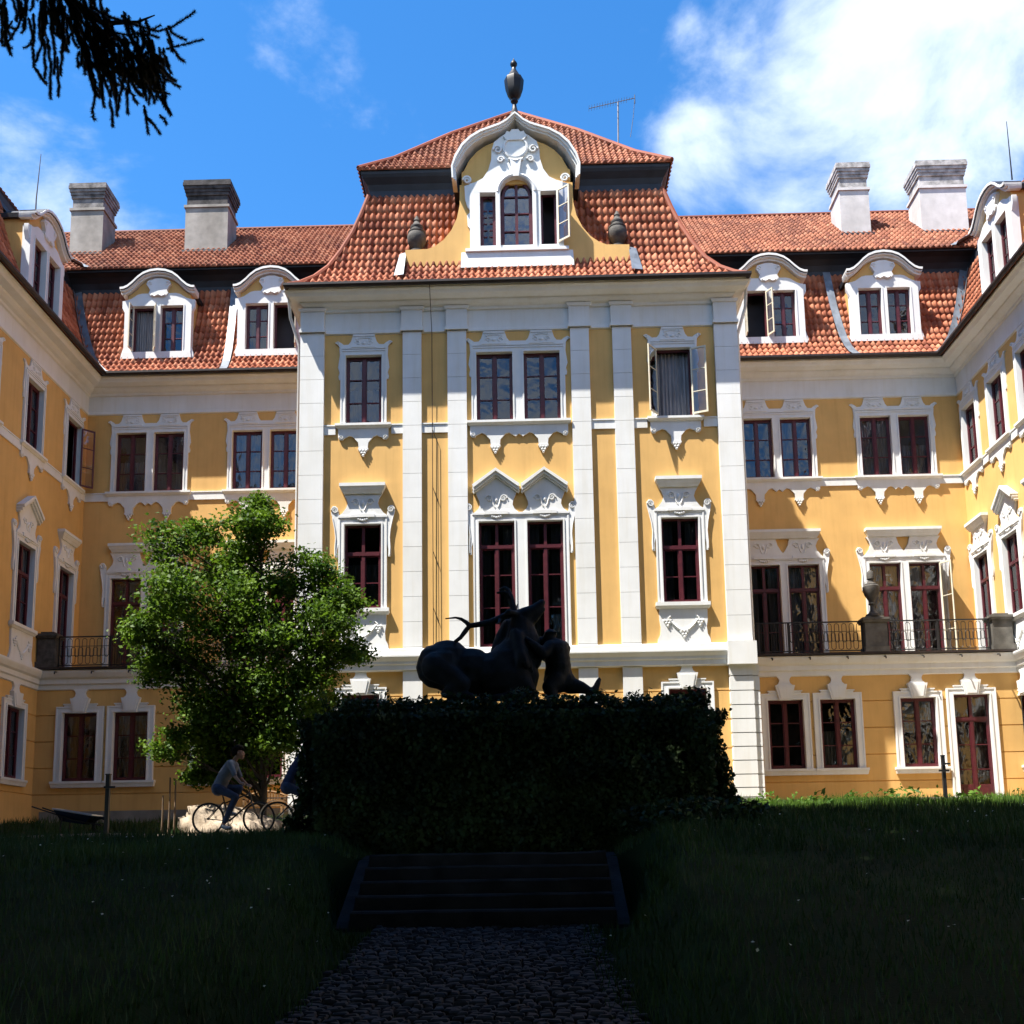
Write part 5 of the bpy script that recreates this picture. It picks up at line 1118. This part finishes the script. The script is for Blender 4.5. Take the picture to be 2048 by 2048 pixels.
# ------------------------------------------------------------------ bicycles
def bicycle(loc, label, fender=False):
    b_ = thing('bicycle', label, 'bicycle', loc, 'bicycles on the gravel drive')
    X, Y, Z = loc; r = .34; wb = 1.06; rc = (X, Y, Z+r); fc = (X+wb, Y, Z+r)
    def circ(c, rad, n=32, a0=0, a1=2*PI): return [(c[0]+rad*math.cos(a0+(a1-a0)*i/n), c[1], c[2]+rad*math.sin(a0+(a1-a0)*i/n)) for i in range(n+1)]
    for c in (rc, fc):
        w_ = MB(); w_.tube(circ(c, r-.035), .010, 5)
        for k in range(18): a = 2*PI*k/18; w_.tube([(c[0], c[1]+(.02 if k % 2 else -.02), c[2]), (c[0]+(r-.04)*math.cos(a), c[1], c[2]+(r-.04)*math.sin(a))], .0016, 3)
        w_.tube([(c[0], c[1]-.05, c[2]), (c[0], c[1]+.05, c[2])], .022, 8); wo = w_.build('wheel', 'galv', b_)
        t = MB(); t.tube(circ(c, r-.018), .019, 7); t.build('tyre', 'tyre', wo)
    bbk = (X+.44, Y, Z+.29); st_ = (X+.30, Y, Z+.80); ht = (X+.86, Y, Z+.86); hb = (X+.90, Y, Z+.68)
    fr_ = MB(); fr_.tube([bbk, st_], .017, 7); fr_.tube([bbk, hb], .019, 7); fr_.tube([(X+.34, Y, Z+.66), ht], .016, 7); fr_.tube([ht, hb], .02, 7)
    for s in (-.05, .05): fr_.tube([(rc[0], Y+s, rc[2]), (bbk[0], Y+s*.6, bbk[2])], .010, 5); fr_.tube([(rc[0], Y+s, rc[2]), (X+.33, Y+s*.4, Z+.70)], .009, 5); fr_.tube([hb, (X+.93, Y+s, Z+.62), (X+.99, Y+s, Z+.46), (fc[0], Y+s, fc[2])], .011, 5)
    fr_.build('frame', 'bikepaint', b_)
    h = MB(); h.tube([ht, (X+.83, Y, Z+.99)], .013, 6); h.tube([(X+.74, Y-.29, Z+1.02), (X+.84, Y-.18, Z+1.02), (X+.86, Y, Z+1.0), (X+.84, Y+.18, Z+1.02), (X+.74, Y+.29, Z+1.02)], .012, 6); h.build('handlebar', 'bikepaint', b_)
    s_ = MB(); s_.tube([(X+.30, Y, Z+.78), (X+.275, Y, Z+.90)], .013, 6); s_.ball((X+.22, Y, Z+.93), .085, 10, (1.3, 1, .38)); s_.ball((X+.36, Y, Z+.935), .04, 8, (2.2, 1, .6)); s_.build('saddle', 'tyre', b_)
    c_ = MB(); c_.tube(circ((bbk[0], Y-.055, bbk[2]), .085, 20), .006, 4); c_.tube([(bbk[0], Y-.08, bbk[2]), (bbk[0]+.02, Y-.09, bbk[2]-.17)], .010, 5); c_.tube([(bbk[0], Y+.08, bbk[2]), (bbk[0]-.02, Y+.09, bbk[2]+.17)], .010, 5)
    c_.tube([(bbk[0], Y-.085, bbk[2]), (bbk[0], Y+.085, bbk[2])], .014, 6); c_.build('crank', 'galv', b_)
    for sx, y0, y1, dz in ((.02, Y-.18, Y-.09, -.185), (-.02, Y+.09, Y+.18, .16)): c_ = MB(); c_.box(bbk[0]+sx-.05, bbk[0]+sx+.05, y0, y1, bbk[2]+dz, bbk[2]+dz+.025); c_.build('pedal', 'tyre', b_)
    if fender:
        m_ = MB(); a = circ(rc, r+.03, 20, -.1, PI*.98); vs = [(p[0], p[1]+d, p[2]) for p in a for d in (-.035, .035)]; m_.add(vs, [(2*i, 2*i+1, 2*i+3, 2*i+2) for i in range(20)])
        a = circ(rc, r+.022, 20, -.1, PI*.98); vs = [(p[0], p[1]+d, p[2]) for p in a for d in (-.035, .035)]; m_.add(vs, [(2*i, 2*i+1, 2*i+3, 2*i+2) for i in range(20)]); m_.tube([rc, (X+.30, Y-.04, Z+r+.22)], .006, 4); m_.build('mudguard', 'chrome', b_)
        rk = MB(); rk.box(X-.22, X+.24, Y-.06, Y+.06, Z+.74, Z+.755); rk.build('luggage_rack', 'galv', b_)
    return b_
def u(x, y, Y, dy=0): return at(370+x/6.9, 1440+y/6.9, Y)+Vector((0, dy, 0))
B1 = u(320, 1340, 22.2); Z1 = float(hgt(B1.x, 22.2))+.025; bicycle((B1.x, 22.2, Z1), 'dark bicycle ridden by the person in a grey T-shirt')
B2 = u(1275, 1310, 21.7); Z2 = float(hgt(B2.x, 21.7))+.025; bicycle((B2.x, 21.7, Z2), 'bicycle with bright rear mudguard half behind the ivy pedestal', True)
# ------------------------------------------------------------------ riders
def rider(X, Y, Z, label, top, legs, top_name, lean=(.30, .52), k=1.0, sleeves=.45, hairr=.115):
    """seated cyclist on a bicycle whose rear hub stands at X; lean is the shoulder's shift ahead of and above the hips"""
    hip = Vector((X+.22, Y, Z+.985)); sh = hip+Vector((lean[0], 0, lean[1]))*k; nk = sh+Vector((.05, 0, .09)); hd_ = nk+Vector((.085, 0, .135)); bbk = Vector((X+.44, Y, Z+.29)); grip = Vector((X+.76, Y, Z+1.035))
    def legpts(s): 
        kn = Vector((X+(.60 if s < 0 else .62), Y+s*.10, Z+(.78 if s < 0 else .98))); an_ = Vector((bbk.x+(-.08 if s < 0 else -.06), Y+s*.13, Z+(.22 if s < 0 else .52))); return [hip+Vector((.0, s*.09, -.02)), kn, an_]
    def armpts(s): e = sh.lerp(grip, .5)+Vector((-.02, s*.22, -.07)); return [sh+Vector((0, s*.17, -.01)), e, grip+Vector((-.02, s*.27, .015))]
    b_ = MB()
    chain(b_, [hip, hip.lerp(sh, .5), sh+Vector((-.02, 0, -.06))], [.135, .12, .135]); chain(b_, [sh+Vector((0, -.13, -.02)), sh+Vector((0, .13, -.02))], [.075, .075]); chain(b_, [sh, nk, nk+Vector((.03, 0, .05))], [.06, .055, .052])
    chain(b_, [hd_, hd_+Vector((.02, 0, -.04)), hd_+Vector((.055, 0, -.095))], [.098, .085, .045]); b_.ball(hd_+Vector((.108, 0, -.025)), .018, 6); b_.ball(hd_+Vector((.085, 0, -.075)), .02, 6)
    for s in (-1, 1):
        b_.ball(hd_+Vector((-.01, s*.098, -.02)), .022, 6); b_.ball(hd_+Vector((.085, s*.034, .008)), .015, 6)
        chain(b_, armpts(s), [.047, .040, .027]); g = armpts(s)[2]; chain(b_, [g, g+Vector((.045, 0, -.005))], [.03, .032])
        for j in range(4): o_ = Vector((.055, s*(-.03+j*.021), 0)); chain(b_, [g+o_*1.0, g+o_+Vector((.028, 0, -.012)), g+o_+Vector((.02, 0, -.04)), g+o_+Vector((-.006, 0, -.042))], [.0105, .010, .009, .008], 6)
        chain(b_, [g+Vector((.02, -s*.03, 0)), g+Vector((.05, -s*.05, -.015)), g+Vector((.05, -s*.04, -.04))], [.012, .011, .009], 6)
        chain(b_, legpts(s), [.082, .055, .036]); a = legpts(s)[2]; chain(b_, [a, a+Vector((.02, 0, -.06)), a+Vector((.14, 0, -.075))], [.038, .036, .028])
    p = fuse('person', b_, 'skin', .012, None, 2); tag(p, label, 'person', 'cyclists on the gravel drive')
    t = MB(); chain(t, [hip+Vector((-.02, 0, -.02)), hip.lerp(sh, .5)+Vector((-.03, 0, 0)), sh+Vector((-.03, 0, -.06))], [.155, .15, .155]); chain(t, [sh+Vector((0, -.14, -.02)), sh+Vector((0, .14, -.02))], [.088, .088])
    for s in (-1, 1): q_ = armpts(s); e = q_[0].lerp(q_[1], min(1, sleeves*2)); chain(t, [q_[0], e] if sleeves < .6 else [q_[0], q_[1], q_[1].lerp(q_[2], .85)], [.068, .062] if sleeves < .6 else [.075, .062, .045])
    fuse(top_name, t, top, .016, p, 2)
    j_ = MB(); chain(j_, [hip+Vector((0, -.05, -.02)), hip+Vector((0, .05, -.02))], [.14, .14])
    for s in (-1, 1): q_ = legpts(s); chain(j_, [q_[0], q_[1], q_[1].lerp(q_[2], .9)], [.105, .074, .056])
    fuse('trousers', j_, legs, .016, p, 2)
    for s in (-1, 1): a = legpts(s)[2]; f_ = MB(); chain(f_, [a+Vector((0, 0, -.045)), a+Vector((.06, 0, -.075)), a+Vector((.15, 0, -.08))], [.05, .048, .036]); fuse('shoe', f_, 'shoe', .012, p, 2)
    h = MB()
    for i in range(70):
        v = Vector(rng.normal(size=3)); v.normalize()
        if v.x > .35 and v.z < .45: continue
        if v.z < -.6: continue
        h.ball(hd_+v*.105+Vector((-.03, 0, .03)), random.uniform(.04, .062), 6)
    fuse('hair', h, 'hair', .012, p, 1)
    return p
rider(B1.x, 22.2, Z1, 'curly-haired person in a grey T-shirt riding the bicycle past the tree', 'shirt', 'jeans', 'tshirt', (.27, .50), sleeves=.40)
rider(B2.x, 21.7, Z2, 'person in a navy jacket riding half hidden behind the ivy pedestal', 'jacket', 'jeans', 'jacket', (.33, .62), sleeves=1)
# ------------------------------------------------------------------ small things about the courtyard
def rock(name, c, r, m_, seed):
    rr = np.random.default_rng(seed); b_ = bmesh.new(); bmesh.ops.create_icosphere(b_, subdivisions=4, radius=1)
    for v in b_.verts:
        d = v.co.copy(); k_ = 1+.10*math.sin(d.x*3+seed)+.08*math.sin(d.y*4+d.z*3)+.05*math.sin(d.x*9+d.z*7)+.03*math.sin(d.y*17+d.x*13)+.025*math.sin(d.z*23+d.x*19)+rr.normal(0, .014); f_ = 1.0 if d.z > 0 else .5
        v.co = Vector((c[0]+d.x*r[0]*k_+(-.35*r[0]*max(0, d.z)*(1-abs(d.x))), c[1]+d.y*r[1]*k_, c[2]+d.z*r[2]*k_*f_))
    me = bpy.data.meshes.new(name); b_.to_mesh(me); b_.free(); me.materials.append(M[m_]); me.polygons.foreach_set('use_smooth', [True]*len(me.polygons)); return link(name, me)
p = u(640, 1560, 24.6); tag(rock('boulder', (p.x+.1, 24.5, 2.34), (1.25, .6, .66), 'boulder', 3), 'pale sandstone boulder lying behind the bicycles', 'boulder')
bn = thing('wooden_bench', 'slatted wooden bench with an arched back by the pavilion wall', 'bench', (-8.1, 33.1, 3.05))
mb = MB()
for k in range(4): mb.box(-8.75, -7.45, 32.86+k*.11, 32.95+k*.11, 3.47, 3.50)
mb.build('seat', 'wood', bn); mb = MB(); mb.box(-8.75, -7.45, 33.33, 33.37, 3.62, 3.68); mb.tube([(-8.75+1.3*i/12, 33.36, 3.80+.16*math.sin(PI*i/12)) for i in range(13)], .035, 6)
for k in range(14): x = -8.68+k*.0905; mb.box(x, x+.05, 33.34, 33.365, 3.66, 3.80+.15*math.sin(PI*(x+8.72)/1.3))
mb.build('backrest', 'wood', bn)
for x in (-8.72, -7.54): mb = MB(); mb.box(x, x+.06, 32.86, 32.92, 3.03, 3.70); mb.box(x, x+.06, 33.32, 33.38, 3.03, 3.85); mb.box(x, x+.06, 32.86, 33.38, 3.66, 3.71); mb.build('leg', 'wood', bn)
def post(x, y, h, bars, label):
    z = float(hgt(x, y)); o_ = thing('garden_post', label, 'post', (x, y, z)); mb = MB(); mb.box(x-.036, x+.036, y-.036, y+.036, z-.2, z+h); mb.box(x-.044, x+.044, y-.044, y+.044, z+h, z+h+.02); mb.build('shaft', 'bikepaint', o_)
    for dz, w0, w1 in bars: mb = MB(); mb.box(x-w0, x+w1, y-.075, y-.052, z+dz-.02, z+dz+.02); mb.build('crossbar', 'bikepaint', o_)
p = at(217, 1550, 19.6); z = float(hgt(p.x, 19.6)); post(p.x, 19.6, p.z-z, [(p.z-z-.23, .05, .16)], 'dark thin post on the left lawn before the shaded wing windows')
p = at(1885, 1512, 24); z = float(hgt(p.x, 24)); post(p.x, 24, p.z-z, [(p.z-z-.18, .05, .13), (p.z-z-.33, .13, .10)], 'dark thin post with two crossbars in the sunny right grass')
for i, (x_, y_, lb) in enumerate(((326, 1591, 'shortest of the thin stakes under the tree'), (340.6, 1555, 'tallest thin stake standing under the tree'), (351.4, 1559, 'thin stake closest to the tree trunk'))):
    p = at(x_, y_, 24.4); z = float(hgt(p.x, 24.4)); mb = MB(); mb.tube([(p.x-.01, 24.4, z-.1), (p.x+.005, 24.4, (z+p.z)/2), (p.x, 24.4, p.z)], [.024, .022, .018], 6); tag(mb.build('tree_stake', 'stake', smooth=True), lb, 'stake', 'stakes under the tree')
wx, wy = -10.3, 24.6; wz = float(hgt(wx, wy)); wbw = thing('wheelbarrow', 'dark wheelbarrow with a pale rim behind the left lawn', 'wheelbarrow', (wx, wy, wz))
mb = MB(); ring = [(-.45, -.3, .56), (.45, -.3, .40), (.45, .3, .40), (-.45, .3, .56)]; bot = [(-.3, -.18, .28), (.22, -.14, .2), (.22, .14, .2), (-.3, .18, .28)]
mb.add([(wx+a, wy+b_, wz+c) for a, b_, c in ring+bot], [(0, 1, 5, 4), (1, 2, 6, 5), (2, 3, 7, 6), (3, 0, 4, 7), (4, 5, 6, 7)]); mb.build('tray', 'carpaint', wbw)
mb = MB(); mb.tube([(wx+a, wy+b_, wz+c) for a, b_, c in ring+ring[:1]], .022, 6); mb.build('rim', 'chrome', wbw)
mb = MB(); mb.tube([(wx+.55+.17*math.cos(t), wy, wz+.18+.17*math.sin(t)) for t in np.linspace(0, 2*PI, 20)], .04, 6); mb.tube([(wx+.55, wy-.06, wz+.18), (wx+.55, wy+.06, wz+.18)], .03, 6); mb.build('wheel', 'tyre', wbw)
for s in (-.24, .24): mb = MB(); mb.tube([(wx+.55, wy+s*.3, wz+.18), (wx, wy+s, wz+.3), (wx-.95, wy+s*1.1, wz+.62)], .018, 6); mb.tube([(wx-.25, wy+s, wz+.36), (wx-.3, wy+s, wz)], .016, 6); mb.build('handle', 'iron', wbw)
# ------------------------------------------------------------------ urns, finial, aerial and rods on the roofs
def urn(c, prof, label, name='stone_urn', m_='darkstone', n=18, cat='urn', cut=None):
    o_ = thing(name, label, cat, c); k_ = cut or len(prof)
    a = MB(); a.lathe(prof[:k_], c, n); a.build('body' if cut else 'bowl', m_, o_, smooth=True)
    if cut: a = MB(); a.lathe(prof[k_-1:], c, n); a.build('lid', m_, o_, smooth=True)
    return o_
UP = [(.26, 0), (.26, .10), (.20, .12), (.14, .18), (.16, .22), (.27, .34), (.33, .52), (.335, .66), (.29, .78), (.31, .80), (.31, .84), (.22, .88), (.20, .96), (.22, 1.0), (.22, 1.05), (.15, 1.12), (.09, 1.24), (.11, 1.28), (.08, 1.36), (.03, 1.46)]
for x, lb in ((-3.47, 'dark lidded stone urn on the left shoulder of the central dormer'), (3.55, 'dark lidded stone urn on the right shoulder of the central dormer')): urn((x, YDC+.28, 22.68), UP, lb, cut=12)
TU = [(.24, 0), (.24, .08), (.15, .12), (.09, .22), (.08, .40), (.13, .46), (.10, .50), (.12, .58), (.24, .78), (.29, .98), (.29, 1.08), (.25, 1.12), (.25, 1.16), (.12, 1.22), (.08, 1.32), (.13, 1.36), (.13, 1.50), (.10, 1.62), (.04, 1.68)]
urn((12.28, 36.87, 9.96), TU, 'grey stone urn on the balustrade pedestal of the right terrace', m_='darkstone', cut=14)
FI = [(.50, -.35), (.48, -.2), (.36, -.05), (.30, .05), (.18, .20), (.12, .42), (.10, .62), (.20, .72), (.20, .80), (.16, .88), (.34, 1.02), (.46, 1.40), (.50, 1.72), (.52, 1.95), (.50, 2.0), (.42, 2.04), (.28, 2.30), (.18, 2.46), (.12, 2.6), (.10, 2.70), (.18, 2.80), (.19, 2.92), (.10, 3.04), (.05, 3.12), (.02, 3.2)]
urn((.0, 40.75, 32.72), [(r*.8, z*.82) for r, z in FI], 'dark vase-shaped finial crowning the pavilion roof', 'roof_finial', 'finial', 8, 'finial', 15)
ae = thing('television_aerial', 'thin television aerial with many short rods on a mast', 'aerial', (4.3, 41, 29.6)); a0, a1 = at(1236.5, 287, 40.2), at(1236, 205, 40.2)
mb = MB(); mb.tube([a0-Vector((0, 0, 1.6)), a0, a1], .035, 6); mb.build('mast', 'galv', ae)
b0_, b1_ = at(1178, 217, 40.2), at(1269.5, 196, 40.2); mb = MB(); mb.tube([b0_, b1_], .016, 5)
for i in range(18): p = b0_.lerp(b1_, i/17); h = .10 if i < 15 else .22; mb.tube([p-Vector((.01, .25, h*.5)), p+Vector((.01, .25, h*.6))], .008, 4)
e = at(1268, 205, 40.2); mb.tube([b1_+Vector((0, 0, .15)), b1_-Vector((0, 0, .25))], .02, 4); mb.build('boom', 'galv', ae)
mb = MB(); mb.tube([b1_, at(1267, 230, 40.2), at(1261, 274, 40.2)], .012, 4); mb.build('cable', 'galv', ae)
for (ux, uy), (vx, vy), Yr, lb in (((72.5, 398), (82, 308), 36.3, 'thin lightning rod on the left wing dormer'), ((2022, 334), (2013, 243), 35.6, 'thin lightning rod on the right wing dormer')):
    p0, p1 = at(ux, uy, Yr), at(vx, vy, Yr); mb = MB(); mb.tube([p0-Vector((0, 0, .5)), p0, p1], [.03, .025, .012], 5); tag(mb.build('lightning_rod', 'iron'), lb, 'lightning rod')
